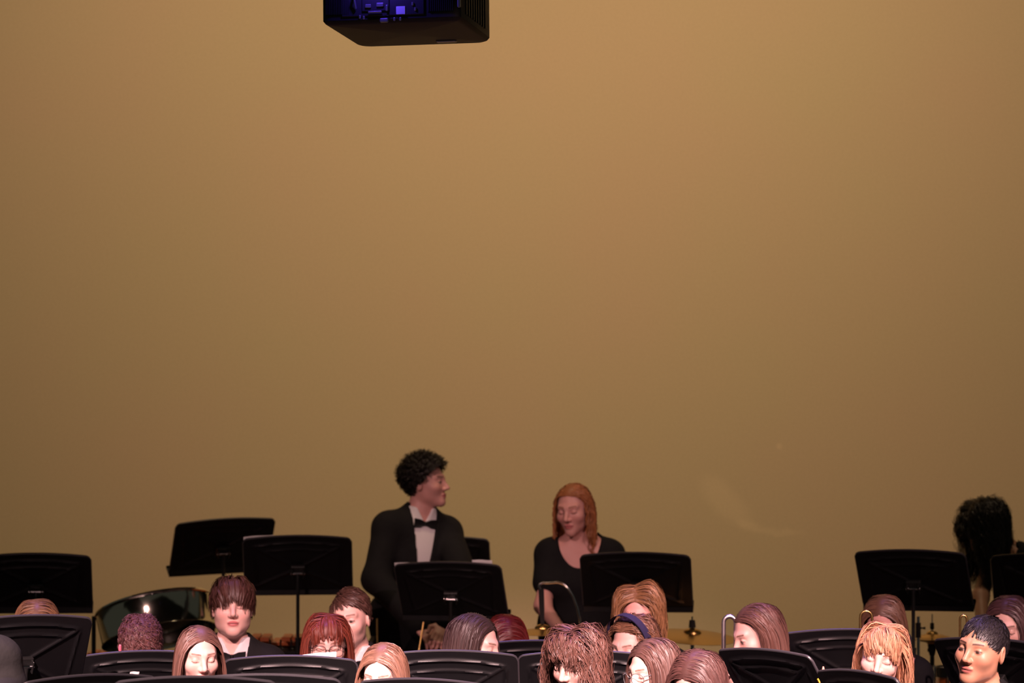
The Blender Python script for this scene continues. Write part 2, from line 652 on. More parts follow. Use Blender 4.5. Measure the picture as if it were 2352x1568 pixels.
def make_hair(H, R, sp, seed, parent, torso=None, hs=1.0):
    rng = np.random.default_rng(seed)
    N = int(sp.get('n', 2600) * 1.7); n = sp.get('seg', 13)
    # roots
    k = np.arange(N * 3) + .5
    ph = np.arccos(1 - 2 * k / (N * 3)); th = math.pi * (1 + 5 ** .5) * k
    dirs = np.stack([np.cos(th) * np.sin(ph), np.sin(th) * np.sin(ph), np.cos(ph)], 1)
    dirs += rng.normal(0, .02, dirs.shape)
    dirs /= np.linalg.norm(dirs, axis=1)[:, None]
    q = SKC + dirs * (SKR + .003)
    ok = hair_mask(q, sp.get('lift', 0))
    q = q[ok]; dirs = dirs[ok]
    sel = rng.permutation(len(q))[:N]
    q = q[sel]; dirs = dirs[sel]
    N = len(q)
    part = sp.get('part', 0.0)
    sgn = np.where(q[:, 0] + rng.normal(0, .002, N) > part, 1.0, -1.0)
    style = sp.get('style', 'part')
    L = sp.get('len', .3) * (1 + sp.get('lvar', .1) * rng.uniform(-1, 1, N))
    comb = np.zeros((N, 3))
    back = sp.get('back', .25)
    comb[:, 0] = sgn; comb[:, 1] = back
    bk = np.clip((q[:, 1] - .03) / .05, 0, 1)
    comb[:, 0] = sgn * (1 - .6 * bk); comb[:, 1] = back + .4 * bk; comb[:, 2] = -.4 * bk
    g = np.full(N, sp.get('grav', 1.0))
    gl = R.T @ np.array([0, 0, -1.0])
    lowr = np.clip(q[:, 2] / .075, 0, 1)[:, None]
    if style == 'part':
        comb = comb * lowr + (gl + np.array([0, back * .3, 0])) * (1 - lowr)
    if style == 'short':
        comb[:, 0] = sgn * .35 + sp.get('sweep', 0); comb[:, 1] = sp.get('fwd', -.7) + 1.0 * bk; comb[:, 2] = -.25
        side = np.clip((.05 - q[:, 2]) / .05, 0, 1)
        L = L * (1 - .55 * side)
    if style == 'bangs' or sp.get('bangs'):
        bw = sp.get('bangw', .055)
        fr = (q[:, 1] < .0) & (np.abs(q[:, 0]) < bw) & (q[:, 2] > .07)
        fr &= (rng.uniform(0, 1, N) < sp.get('bangd', 1.0)) & (q[:, 1] < sp.get('bangback', .0))
        comb[fr, 0] = q[fr, 0] * sp.get('bangspread', 6) + sp.get('sweep', 0); comb[fr, 1] = -1.0; comb[fr, 2] = 0
        L[fr] = sp.get('bang', .05) * (1 + .3 * rng.uniform(-1, 1, fr.sum())) + np.clip(q[fr, 1] + .068, 0, 1) * 1.12
    if style == 'curly':
        comb[:] = dirs * 1.2
        comb[:, 1] += sp.get('fwd', 0)
        side = np.clip((.06 - q[:, 2]) / .08, 0, 1)
        L = L * (1 - sp.get('fade', .5) * side)
    off = sp.get('vol', .008) * (.25 + rng.uniform(0, 1, N)) + .003
    topv = sp.get('topvol', 0.0)
    off = off + topv * np.clip(q[:, 2] / .12, 0, 1) * rng.uniform(.4, 1, N)
    pts = np.zeros((N, n + 1, 3))
    p = q.copy()
    nrm = (q - SKC) / SKR ** 2
    nrm /= np.linalg.norm(nrm, axis=1)[:, None]
    if style != 'curly':
        ct = comb - nrm * (comb * nrm).sum(1)[:, None]
        d = ct / np.maximum(np.linalg.norm(ct, axis=1)[:, None], .5) + gl * .15 + nrm * sp.get('lift0', .25) * (.3 + .7 * lowr)
    else:
        d = dirs * .6 + comb * .8
    d /= np.linalg.norm(d, axis=1)[:, None]
    pts[:, 0] = p
    grow = np.zeros(N)
    for i in range(n):
        st = L / n
        grow += st
        a = np.clip(grow / sp.get('fall', .10), 0, 1) * g
        if style != 'curly':
            pn = (p - SKC) / SKR ** 2
            pn /= np.linalg.norm(pn, axis=1)[:, None]
            cmb = comb - pn * np.clip((comb * pn).sum(1), 0, 9)[:, None]
        else:
            cmb = comb
        tgt = cmb * (1 - a)[:, None] + gl * (a + .15)[:, None] * (g > 0)[:, None]
        d = d * .55 + tgt * .45 + rng.normal(0, sp.get('frizz', .03), (N, 3))
        d /= np.linalg.norm(d, axis=1)[:, None] + 1e-9
        p = p + d * st[:, None]
        ramp = np.clip(grow / .05, 0, 1)[:, None]
        ro = SKR + off[:, None] * ramp
        kk = np.linalg.norm((p - SKC) / ro, axis=1)[:, None]
        p = np.where(kk < 1, SKC + (p - SKC) / np.maximum(kk, 1e-6), p)
        fc = np.array([0, -.02, -.05]); fr_ = np.array([.064, .074, .085]) + off[:, None] * .8
        kk = np.linalg.norm((p - fc) / fr_, axis=1)[:, None]
        p = np.where(kk < 1, fc + (p - fc) / np.maximum(kk, 1e-6), p)
        nc = np.array([0, .03, -.16]); nr = np.array([.06, .06, .1]) + off[:, None] * .5
        kk = np.linalg.norm((p - nc) / nr, axis=1)[:, None]
        p = np.where(kk < 1, nc + (p - nc) / np.maximum(kk, 1e-6), p)
        if torso is not None:
            pw = (p * hs) @ R.T + H
            for c, r, Mx in torso:
                qq = ((pw - c) @ Mx) / (np.asarray(r) + .012 + off[:, None] * .5)
                kk = np.linalg.norm(qq, axis=1)[:, None]
                qq = np.where(kk < 1, qq / np.maximum(kk, 1e-6), qq)
                pw = (qq * (np.asarray(r) + .012 + off[:, None] * .5)) @ Mx.T + c
            p = ((pw - H) @ R) / hs
        pts[:, i + 1] = p
    # clumps
    nc_ = sp.get('clumps', 260)
    gi = rng.permutation(N)[:nc_]
    near = np.argmin(((q[:, None, :] - q[None, gi, :]) ** 2).sum(-1), 1)
    t = np.linspace(0, 1, n + 1)
    cl = sp.get('clump', .5)
    same = np.abs(L - L[gi][near]) < .35 * L
    same &= np.linalg.norm(comb - comb[gi][near], axis=1) < .8
    w = (cl * t ** .7)[None, :, None] * same[:, None, None]
    pts = pts * (1 - w) + pts[gi][near] * w
    # waves / curls
    amp = sp.get('wave', 0.0)
    if amp:
        fq = sp.get('freq', 2.0)
        phs = (rng.uniform(0, 6.28, nc_)[near] + rng.normal(0, .35, N))[:, None]
        arg = 2 * math.pi * fq * t[None, :] * (L / L.mean())[:, None] + phs
        e = (amp * np.clip(t / .35, 0, 1))[None, :]
        side = np.cross(pts[:, -1] - pts[:, 0], dirs)
        side /= np.linalg.norm(side, axis=1)[:, None] + 1e-9
        pts = pts + (np.cos(arg) * e)[:, :, None] * side[:, None, :] + (np.sin(arg) * e * .8)[:, :, None] * dirs[:, None, :]
    if sp.get('taper') is not None:
        pass
    pw = (pts * hs) @ R.T + H
    # strand tubes (three sided)
    tan = np.gradient(pw, axis=1)
    tan /= np.linalg.norm(tan, axis=2)[:, :, None] + 1e-9
    ref = (dirs @ R.T)[:, None, :]
    a = np.cross(tan, ref + .01); a /= np.linalg.norm(a, axis=2)[:, :, None] + 1e-9
    b_ = np.cross(tan, a)
    rad = sp.get('rad', .0015) * (1 - .6 * t ** 2)[None, :, None] * rng.uniform(.6, 1.3, (N, 1, 1))
    tw = rng.normal(0, sp.get('twist', .35), (N, 1, 1))
    aw = np.cos(tw) * a + np.sin(tw) * b_
    V = np.stack([pw - rad * aw, pw + rad * aw], 2).reshape(-1, 3)
    base = (np.arange(N) * (n + 1) * 2)[:, None]
    ii = (np.arange(n) * 2)[None, :]
    Q = np.stack([base + ii, base + ii + 1, base + ii + 3, base + ii + 2], -1).reshape(-1, 4)
    colr = np.asarray(sp['col'], float)
    cv = colr[None] * np.clip(1 + rng.normal(0, sp.get('cvar', .13), (N, 1)) + rng.normal(0, .11, nc_)[near][:, None], .35, 1.9)
    if 'tip' in sp:
        tipc = np.asarray(sp['tip'])
        m_ = (t[None, :, None] ** 1.2)
        cvv = cv[:, None, :] * (1 - m_) + tipc * m_
        C = np.repeat(cvv.reshape(-1, 3), 2, 0)
    else:
        C = np.repeat(cv, (n + 1) * 2, 0)
    # scalp cap under the strands
    nu, nv = 56, 36
    uu = np.linspace(0, 2 * math.pi, nu, endpoint=False); vv = np.linspace(0.001, math.pi * .8, nv)
    cd = np.stack([np.outer(np.sin(vv), np.cos(uu)), np.outer(np.sin(vv), np.sin(uu)), np.outer(np.cos(vv), np.ones(nu))], -1).reshape(-1, 3)
    cq = SKC + cd * (SKR + .0035 + sp.get('capvol', 0))
    okc = hair_mask(SKC + cd * SKR, sp.get('lift', 0) + .004)
    fq_ = []
    for i in range(nv - 1):
        for k_ in range(nu):
            f_ = [i * nu + k_, i * nu + (k_ + 1) % nu, (i + 1) * nu + (k_ + 1) % nu, (i + 1) * nu + k_]
            if all(okc[f_]):
                fq_.append(f_)
    base_n = len(V)
    V = np.vstack([V, (cq * hs) @ R.T + H])
    C = np.vstack([C, np.tile(colr * .75, (len(cq), 1))])
    Q = np.vstack([Q, np.array(fq_)[:, ::-1] + base_n])
    used = np.zeros(len(V), bool); used[Q.ravel()] = True
    remap = np.cumsum(used) - 1
    return mesh_np('hair', V[used], remap[Q], M['hair'], parent, col=C[used])


# ------------------------------------------------------------------ people
SKIN = np.array((.72, .43, .35))
SEED = [100]


def person(label, head, D, yaw=0, pitch=0, roll=0, body=None, fem=True, stand=False, skin=SKIN, lip=(.55, .17, .17),
           brow=(.16, .08, .05), eyes='down', hair=None, cloth='dress', lean=(0, 0), pel=None, elbows=None, hands=None,
           fine=.0034, jaw=1.0, nose=1.0, finehands=False, neckline=None, clothmat='blackcloth', hs=1.0, blush=.25, shoulder=1.0, step=.021,
           cloth_step=.012, sleeve=1.0, eyecol=(.05, .03, .02)):
    SEED[0] += 1
    yaw_d = yaw
    yaw, pitch, roll = map(math.radians, (yaw, pitch, roll))
    bd = math.radians(body if body is not None else yaw_d * .5)
    R = rotz(yaw) @ rotx(pitch) @ roty(roll)
    Hw = P(head[0], head[1], D)
    f = np.array([math.sin(bd), -math.cos(bd), 0]); l = np.array([math.cos(bd), math.sin(bd), 0]); zz = np.array([0, 0, 1.0])
    nbw = Hw + hs * (R @ np.array([0, .045, -.10]) + np.array([0, 0, -.055]))
    if pel is None:
        pelw = np.array([nbw[0], nbw[1], .94 if stand else .54 + FZ]) - f * (.03 if stand else .06) + l * lean[0] + f * lean[1]
    else:
        pelw = np.asarray(pel, float)
    base = np.array([pelw[0], pelw[1], 0 if pelw[1] > RISER else FZ])
    H = Hw - base; nb = nbw - base; pl = pelw - base
    root = empty('person', base, label, 'person')
    B = np.stack([l, -f, zz], 1)          # body frame columns
    s = .92 if fem else 1.0
    s *= shoulder
    spine = nb - pl
    up = spine / np.linalg.norm(spine)
    ax_f = f - up * (f @ up); ax_f /= np.linalg.norm(ax_f)
    ax_l = np.cross(ax_f, up)
    ax_l = ax_l if ax_l @ l > 0 else -ax_l
    T = np.stack([ax_l, -ax_f, up], 1)
    chest = nb - up * (.20) + ax_f * .01
    belly = pl + up * .17
    sh = [nb - up * .075 + ax_l * sg * .158 * s for sg in (-1, 1)]
    if elbows is None:
        elbows = [sh[i] + np.array([0, 0, -.25]) + f * .09 + l * sg * .035 for i, sg in enumerate((-1, 1))]
    else:
        elbows = [np.asarray(e) - base for e in elbows]
    if hands is None:
        hands = [nb + f * .27 + l * sg * .08 + np.array([0, 0, -.35]) for sg in (-1, 1)]
    else:
        hands = [np.asarray(h) - base for h in hands]
    torso = [ell(chest, (.150 * s, .105 * s, .19), T, .08), ell(belly, (.132 * s, .10 * s, .17), T, .08),
             ell(pl + up * .02, (.165 * s if fem else .160, .115, .12), T, .08),
             cap(sh[0], sh[1], .055 * s, k=.06),
             cap(nb + up * .03, nb - up * .055 - ax_l * .10 * s, .036, .045, .06), cap(nb + up * .03, nb - up * .055 + ax_l * .10 * s, .036, .045, .06)]
    if fem:
        torso += [ell(chest + ax_f * .075 + ax_l * sg * .065 - up * .01, (.055, .05, .055), T, .05) for sg in (-1, 1)]
    arms, wr = [], []
    for i in (0, 1):
        wv = hands[i] - elbows[i]
        wl = np.linalg.norm(wv); wv = wv / wl
        w_ = elbows[i] + wv * max(.05, wl - .07)
        wr.append((w_, wv))
        arms.append([cap(sh[i], elbows[i], .050 * s, .040 * s), cap(elbows[i], w_, .040 * s, .027 * s)])
    handp = []
    for i, sg in enumerate((-1, 1)):
        w_, wv = wr[i]
        side = l * -sg
        side = side - wv * (side @ wv); side /= np.linalg.norm(side)
        dn = np.cross(wv, side)
        if dn[2] > 0:
            dn = -dn
        pc = w_ + wv * .055
        handp.append(ell(pc, (.042, .05, .017), np.stack([side, wv, dn], 1), .02))
        for q_, (ln, lat) in enumerate(((.034, -.03), (.042, -.01), (.04, .01), (.032, .029))):
            k0 = w_ + wv * .092 + side * -lat
            k1 = k0 + wv * ln * .9 + dn * .012
            k2 = k1 + (wv * .5 + dn * .85) * ln * .8
            handp += [cap(k0, k1, .0092, .0085, .008), cap(k1, k2, .0085, .0072, .006)]
        t0 = w_ + wv * .03 + side * .03; t1 = t0 + side * .03 + wv * .03 + dn * .006; t2 = t1 + wv * .028 + dn * .012
        handp += [cap(t0, t1, .012, .0105, .012), cap(t1, t2, .0105, .009, .006)]
    legs, feet = [], []
    for sg in (-1, 1):
        hp = pl + l * sg * .085
        if stand:
            kn = hp + np.array([0, 0, -.44]) + f * .02 + l * sg * .01; an = np.array([kn[0], kn[1], .085]) - f * .02
        else:
            kn = hp + f * .37 + l * sg * .03 + zz * .0; an = np.array([kn[0], kn[1], .085]) - f * .06
        legs += [cap(hp, kn, .085, .058, .05), cap(kn, an, .056, .038, .04)]
        feet += [cap(an * [1, 1, 0] + zz * .04, an * [1, 1, 0] + zz * .036 + f * .15, .04, .035, .03)]
    neck = [cap(H + hs * (R @ np.array([0, .03, -.055])), nb - up * .02 + ax_f * .0, .041 if fem else .052, .049 if fem else .061, .03)]
    allp = torso + arms[0] + arms[1] + handp + legs + feet + neck
    lo, hi = bounds(allp)
    hb = .145
    lo = np.minimum(lo, H - .16) - .04; hi = np.maximum(hi, H + .16) + .04
    fines = [[(H[a] - hb, H[a] + hb, fine)] for a in range(3)]
    if finehands:
        hc = (hands[0] + hands[1]) / 2
        for a in range(3):
            ha = min(hands[0][a], hands[1][a]) - .09; hb_ = max(hands[0][a], hands[1][a]) + .09
            fines[a].append((ha, hb_, .0042))
    xs, ys, zs = [axis_grid(lo[a], hi[a], step, fines[a]) for a in range(3)]
    Dv = eval_prims(allp, xs, ys, zs)
    i0, i1 = np.searchsorted(xs, [H[0] - .15, H[0] + .15])
    j0, j1 = np.searchsorted(ys, [H[1] - .15, H[1] + .15])
    k0, k1 = np.searchsorted(zs, [H[2] - .16, H[2] + .16])
    X = (xs[i0:i1, None, None] - f32(H[0])) / f32(hs); Y = (ys[None, j0:j1, None] - f32(H[1])) / f32(hs); Z = (zs[None, None, k0:k1] - f32(H[2])) / f32(hs)
    Rf = R.astype(f32)
    hx = Rf[0, 0] * X + Rf[1, 0] * Y + Rf[2, 0] * Z
    hy = Rf[0, 1] * X + Rf[1, 1] * Y + Rf[2, 1] * Z
    hz = Rf[0, 2] * X + Rf[1, 2] * Y + Rf[2, 2] * Z
    dh = head_sdf(hx, hy, hz, fem, jaw, nose) * f32(hs)
    Dv[i0:i1, j0:j1, k0:k1] = smin(Dv[i0:i1, j0:j1, k0:k1], dh, .018)
    V, Q = surface_nets(Dv, xs, ys, zs)
    ql = ((V - H) @ R) / hs
    colr = np.tile(np.asarray(skin, float), (len(V), 1))
    hm = np.all(np.abs(ql) < .14, axis=1)
    colr[hm] = head_color(ql[hm], skin, lip, brow, eyes, eyecol, blush)
    mesh_np('body', V, Q, M['skin'], root, col=colr)
    # clothes -----------------------------------------------------------
    sl = []
    for i in (0, 1):
        e = elbows[i]; w_ = wr[i][0]
        if sleeve >= 1:
            sl += [cap(sh[i], e, .056 * s, .05 * s), cap(e, w_, .050 * s, .040 * s)]
        else:
            sl += [cap(sh[i], sh[i] + (e - sh[i]) * sleeve, .060 * s, .056 * s)]

    def cloth_mesh(name, prims, off, cut, mname, stp=cloth_step, lab=None):
        lo, hi = bounds(prims)
        lo = lo - off - .04; hi = hi + off + .04
        gx, gy, gz = [np.arange(lo[a], hi[a], stp).astype(f32) for a in range(3)]
        Dc = eval_prims(prims, gx, gy, gz, off)
        if cut is not None:
            Dc = np.maximum(Dc, cut(gx[:, None, None], gy[None, :, None], gz[None, None, :]))
        V, Q = surface_nets(Dc, gx, gy, gz)
        if not len(V):
            return None
        o = mesh_np(name, V, Q, M[mname], root)
        if lab:
            o['label'] = lab
        return o

    def bodyframe(x, y, z):
        dx, dy, dz = x - f32(nb[0]), y - f32(nb[1]), z - f32(nb[2])
        return [dx * f32(v[0]) + dy * f32(v[1]) + dz * f32(v[2]) for v in (ax_l, ax_f, up)]

    def cut_neck(rad, drop):
        def fn(x, y, z):
            u, w, h = bodyframe(x, y, z)
            r = np.sqrt(u * u + (w * .9) ** 2)
            return np.maximum(-(r - rad) * (h > -.2) , -9) * (h > drop) + (-9) * (h <= drop)
        return fn
    if cloth == 'tux':
        def cut_j(x, y, z):
            u, w, h = bodyframe(x, y, z)
            # V opening at the front from the collar down to the button, plus the neck hole
            vv = (.062 * np.clip((h + .42) / .40, 0, 1.2)) - np.abs(u)
            vv = np.where((w > .02) & (h > -.42), vv, -9)
            nh = np.where(h > -.045, .064 - np.sqrt(u * u + w * w), -9)
            return np.maximum(vv, nh)

        def cut_s(x, y, z):
            u, w, h = bodyframe(x, y, z)
            nh = np.where(h > -.2, .05 - np.sqrt(u * u + (w - .01) ** 2), -9)
            vn = np.where((w > .03) & (h > -.03), .5 * (h + .03) * 1.0 - np.abs(u) * .9, -9)
            return np.maximum(np.maximum(nh, vn), h - .045)
        shp = torso + [cap(nb - up * .03, nb + up * .035 + ax_f * .004, .066, .060, .03)]
        cloth_mesh('shirt', shp, .007, cut_s, 'white', cloth_step * .75, 'white dress shirt')
        cloth_mesh('jacket', torso + sl, .017, cut_j, clothmat, cloth_step * .75)
        cloth_mesh('trousers', legs + [torso[2]], .014, None, clothmat)
        # bow tie with its band
        ctr = nb - up * .028 + ax_f * .088
        tb = MB()
        TT = np.stack([ax_l, ax_f, up], 1)
        for sg in (-1, 1):
            wing = np.array([[0, 0, .007], [.028, .004, .019], [.058, 0, .022], [.056, -.002, 0], [.058, 0, -.022], [.028, .004, -.019], [0, 0, -.007]])
            wing[:, 0] *= sg
            fr_ = wing + [0, .007, 0]; bk = wing - [0, .005, 0]
            Vw = np.vstack([fr_, bk]) @ TT.T + ctr
            k7 = 7
            t_ = [[0, i, i + 1] for i in range(1, 6)] + [[7, 7 + i + 1, 7 + i] for i in range(1, 6)]
            q_ = [[i, (i + 1) % 7, 7 + (i + 1) % 7, 7 + i] for i in range(7)]
            tb.add(Vw, q_, t_)
        tb.box(ctr + ax_f * .004, (.016, .018, .02), TT, .004)
        an = np.linspace(-2.6, 2.6, 30)
        bandp = np.array([nb + ax_l * .066 * math.sin(a_) + ax_f * (.078 * math.cos(a_) + .004) + up * (-.006 - .022 * math.cos(a_)) for a_ in an])
        tb.tube(bandp, .0055, 6)
        tb.build('bow_tie', M['satin'], root)
    elif cloth == 'dress':
        nk = neckline or (.085, .115, -.13)

        def cut_d(x, y, z):
            u, w, h = bodyframe(x, y, z)
            fr_ = np.where(w > -.01, np.sqrt((u / nk[1]) ** 2 + ((h - .03) / (abs(nk[2]) + .03)) ** 2) - 1, 1.0)
            fr_ = np.where(h > nk[2] - .02, -fr_ * .08, -9)
            nh = np.where(h > -.075, nk[0] - np.sqrt(u * u + w * w), -9)
            return np.maximum(fr_, nh)
        skirt = [torso[2]]
        for a_, b2 in ((legs[0], legs[2]), (legs[1], legs[3])):
            skirt += [dict(a_, ra=a_['ra'] + .01, rb=a_['rb'] + .03), dict(b2, ra=b2['ra'] + .01, rb=b2['rb'] + .03)]
        mid_a = (legs[1]['a'] + legs[3]['a']) / 2; mid_b = (legs[1]['b'] + legs[3]['b']) / 2
        skirt += [cap(pl, mid_a, .1, .1, .08), cap(mid_a, mid_b, .1, .12, .08)]
        cloth_mesh('dress', torso + sl + skirt, .014, cut_d, clothmat)
    sb = MB()
    shoes = [dict(p_, ra=p_['ra'] + .0, rb=p_['rb'] + .0) for p_ in feet]
    cloth_mesh('shoes', shoes, .004, lambda x, y, z: (f32(.002) - z) + 0 * x + 0 * y, 'satin')
    if hair:
        tor = [(chest, (.150 * s, .105 * s, .19), T), ((sh[0] + sh[1]) / 2, (.20 * s, .06, .06), T)]
        make_hair(H, R, hair, SEED[0], root, tor if hair.get('len', .3) > .15 else None, hs)
    return root, H, R, base


def glasses(root, H, R, dark=False, square=False, hs=1.0):
    mb = MB()
    y0 = -.105

    def tr(p):
        return (np.asarray(p) * hs) @ R.T + H
    for sg in (-1, 1):
        a = np.linspace(0, 2 * math.pi, 28, endpoint=False)
        ex = .6 if square else 1.0
        px = sg * .034 + .027 * np.sign(np.cos(a)) * np.abs(np.cos(a)) ** ex
        pz = -.004 + .022 * np.sign(np.sin(a)) * np.abs(np.sin(a)) ** ex
        py = y0 + 6 * (np.abs(px) - .01) ** 2
        mb.tube(tr(np.stack([px, py, pz], 1)), .0013, 6, closed=True)
        mb.tube(tr([[sg * .061, y0 + .016, .006], [sg * .074, -.07, .006], [sg * .079, -.02, .006], [sg * .082, .012, .004], [sg * .083, .03, -.02]]), .0018, 6)
    mb.tube(tr([[-.008, y0, .001], [0, y0 - .002, .004], [.008, y0, .001]]), .0015, 6)
    g = mb.build('glasses', M['lensdark' if dark else 'lens'], root)
    g['label'] = 'eyeglasses'
    return g

# ------------------------------------------------------------------ music stands
DW, DH = .253, .318          # desk half width and height


def desk_mesh():
    nu, nv = 92, 60
    u = np.linspace(-1, 1, nu); v = np.linspace(0, 1, nv)
    U, Vv = np.meshgrid(u, v, indexing='ij')
    top = DH - .020 + .020 * (1 - U ** 2)
    r = .022
    dx = np.clip((np.abs(U) * DW - (DW - r)) / r, 0, 1)
    top = top - r * (1 - np.sqrt(1 - dx ** 2 * .98))
    X = U * DW; Z = Vv * top
    # embossed ribs on the back: an arch, a second arch below it, side channels and diagonals from the hub
    hub = np.array([0, .125])
    zi = top - .030 - .020 * U ** 2

    def ridge(d, w=.0055):
        return np.exp(-(d / w) ** 2)
    inx = np.abs(X) < .205
    h = ridge(Z - (DH - .036 - .55 * X ** 2)) * np.clip((.212 - np.abs(X)) / .012, 0, 1)
    h = np.maximum(h, .8 * ridge(Z - (DH - .078 - .55 * X ** 2)) * np.clip((.175 - np.abs(X)) / .02, 0, 1))
    h = np.maximum(h, .7 * ridge(np.abs(X) - .212 + .10 * (DH - .06 - Z)) * np.clip((DH - .055 - Z) / .02, 0, 1) * np.clip((Z - .02) / .02, 0, 1))
    for sx in (-1, 1):
        for tz in (DH - .055, .012):
            e = np.array([sx * .215, tz]) - hub
            L = np.linalg.norm(e); e /= L
            px_, pz_ = X - hub[0], Z - hub[1]
            t = px_ * e[0] + pz_ * e[1]
            dd = np.abs(px_ * -e[1] + pz_ * e[0])
            h = np.maximum(h, ridge(dd, .006) * np.clip((t - .02) / .02, 0, 1) * np.clip((L - t) / .02, 0, 1))
    Yb = -.003 - .0072 * h
    Yf = np.full_like(Yb, .0025)
    edge = (np.abs(U) > .985) | (Vv > .985)
    Yf = np.where(edge, .0095, Yf)
    A = np.stack([X, Yb, Z], -1).reshape(-1, 3); B_ = np.stack([X, Yf, Z], -1).reshape(-1, 3)
    idx = np.arange(nu * nv).reshape(nu, nv)
    q = np.stack([idx[:-1, :-1], idx[1:, :-1], idx[1:, 1:], idx[:-1, 1:]], -1).reshape(-1, 4)
    n = nu * nv
    qs = [q, q[:, ::-1] + n]
    for line in (idx[:, 0], idx[-1, :], idx[::-1, -1], idx[0, ::-1]):
        qs.append(np.stack([line[:-1], line[:-1] + n, line[1:] + n, line[1:]], -1))
    return np.vstack([A, B_]), np.vstack(qs)


DV, DQ = desk_mesh()
STAND0 = [None]


def stand(label, top, D, yaw=0, tilt=36, roll=0, group='black music stands'):
    """top: photo position of the middle of the upper edge"""
    y_, t_ = math.radians(yaw), math.radians(tilt)
    if STAND0[0] is None:
        root = empty('music_stand', (0, 0, 0), label, 'music stand', group)
        d = mesh_np('desk', DV, DQ, M['stand'], root)
        d.data.set_sharp_from_angle(angle=math.radians(50))
        rm = MB()
        us = np.concatenate([np.full(6, -1.0), np.linspace(-1, 1, 60), np.full(6, 1.0)])
        tp = []
        for k_, u_ in enumerate(us):
            tz = DH - .020 + .020 * (1 - u_ ** 2)
            dx_ = min(1, max(0, (abs(u_) * DW - (DW - .022)) / .022))
            tz -= .022 * (1 - math.sqrt(1 - dx_ ** 2 * .98))
            if k_ < 6:
                tz *= k_ / 6
            elif k_ >= 66:
                tz *= 1 - (k_ - 65) / 6
            tp.append((u_ * DW, .003, tz))
        rm.tube(tp, .0056, 8)
        rm.build('rim', M['edge'], root)
        lip = MB()
        lip.box((0, .001, -.017), (.514, .004, .040), rotx(math.radians(-34)), .0015)
        lip.box((0, .030, -.030), (.514, .058, .004), rotx(math.radians(0)), .0015)
        lip.box((0, .058, -.024), (.514, .004, .016), None, .0015)
        lip.build('lip', M['stand'], root)
        jm = MB()
        jm.box((0, -.016, .125), (.07, .022, .055), None, .004)
        jm.box((-.026, -.034, .122), (.006, .03, .05), None, .002)
        jm.box((.026, -.034, .122), (.006, .03, .05), None, .002)
        jo = jm.build('joint', M['tube'], root)
        pin = MB()
        pin.tube([(-.034, -.036, .122), (.034, -.036, .122)], .006, 10)
        pin.build('pin', M['chrome'], jo)
        up = MB(); up.tube([(0, 0, -.30), (0, 0, -.02), (0, 0, .0)], [.0085, .0085, .012], 14)
        up.build('inner_tube', M['tube'], root)
        lo = MB(); lo.tube([(0, 0, -.9), (0, 0, -.02), (0, 0, 0)], [.0125, .0125, .0145], 16)
        lo.build('outer_tube', M['tube'], root)
        for k in range(3):
            a = math.radians(90 + 120 * k)
            b_ = MB()
            b_.tube([(0, 0, .085), (.05 * math.cos(a), .05 * math.sin(a), .082), (.25 * math.cos(a), .25 * math.sin(a), .014)], [.012, .011, .010], 10)
            b_.build('foot', M['tube'], root)
        STAND0[0] = root
        o = root
    else:
        o = copy_tree(STAND0[0])
    tag(o, label, 'music stand', group)
    Rz = rotz(y_)
    Rd = Rz @ roty(math.radians(roll)) @ rotx(t_)          # leans the top towards the back side (-y)
    orig = P(top[0], top[1], D) - Rd @ np.array([0, 0, DH])        # desk origin (bottom middle)
    c = orig + Rd @ np.array([0, -.036, .122])                     # tilting joint
    fz = 0 if c[1] > RISER else FZ
    base = np.array([c[0], c[1], fz])
    o.location = tuple(base)
    for ch in children(o):
        kind = ch.name.split('.')[0]
        if kind in ('desk', 'rim', 'lip', 'joint'):
            ch.matrix_local = Matrix.Translation(Vector(orig - base)) @ Matrix(Rd.tolist()).to_4x4()
        elif kind == 'inner_tube':
            ch.location = (0, 0, c[2] - fz - .005)
        elif kind == 'outer_tube':
            h = min(c[2] - fz - .2, .9)
            ch.location = (0, 0, h)
            ch.scale = (1, 1, (h - .07) / .9)
        else:
            ch.rotation_euler = (0, 0, y_)
    return o, orig, Rd


def sheet(label, so, u0, u1, v0, v1, group=None, curl=.004, name='sheet_music', slope=0):
    """a sheet of paper standing on a desk: so = (object, origin, rotation)"""
    o, orig, Rd = so
    n = 14
    V = []
    for s_ in (0, 1):
        for i in range(n):
            for j in range(n):
                a, b_ = i / (n - 1), j / (n - 1)
                x = u0 + (u1 - u0) * a; z = v0 + (v1 + slope * (a - .5) * 2 - v0) * b_
                y = .0095 + curl * math.sin(a * 3.1 + .4) ** 2 * b_ + s_ * .0012
                V.append([x, y, z])
    idx = np.arange(n * n).reshape(n, n)
    q = np.stack([idx[:-1, :-1], idx[1:, :-1], idx[1:, 1:], idx[:-1, 1:]], -1).reshape(-1, 4)
    qs = [q, q[:, ::-1] + n * n]
    for line in (idx[:, 0], idx[-1, :], idx[::-1, -1], idx[0, ::-1]):
        qs.append(np.stack([line[:-1], line[:-1] + n * n, line[1:] + n * n, line[1:]], -1))
    V = np.asarray(V) @ Rd.T
    ob = mesh_np(name, V, np.vstack(qs), M['paper'])
    ob.location = tuple(orig)
    return tag(ob, label, 'paper', group)


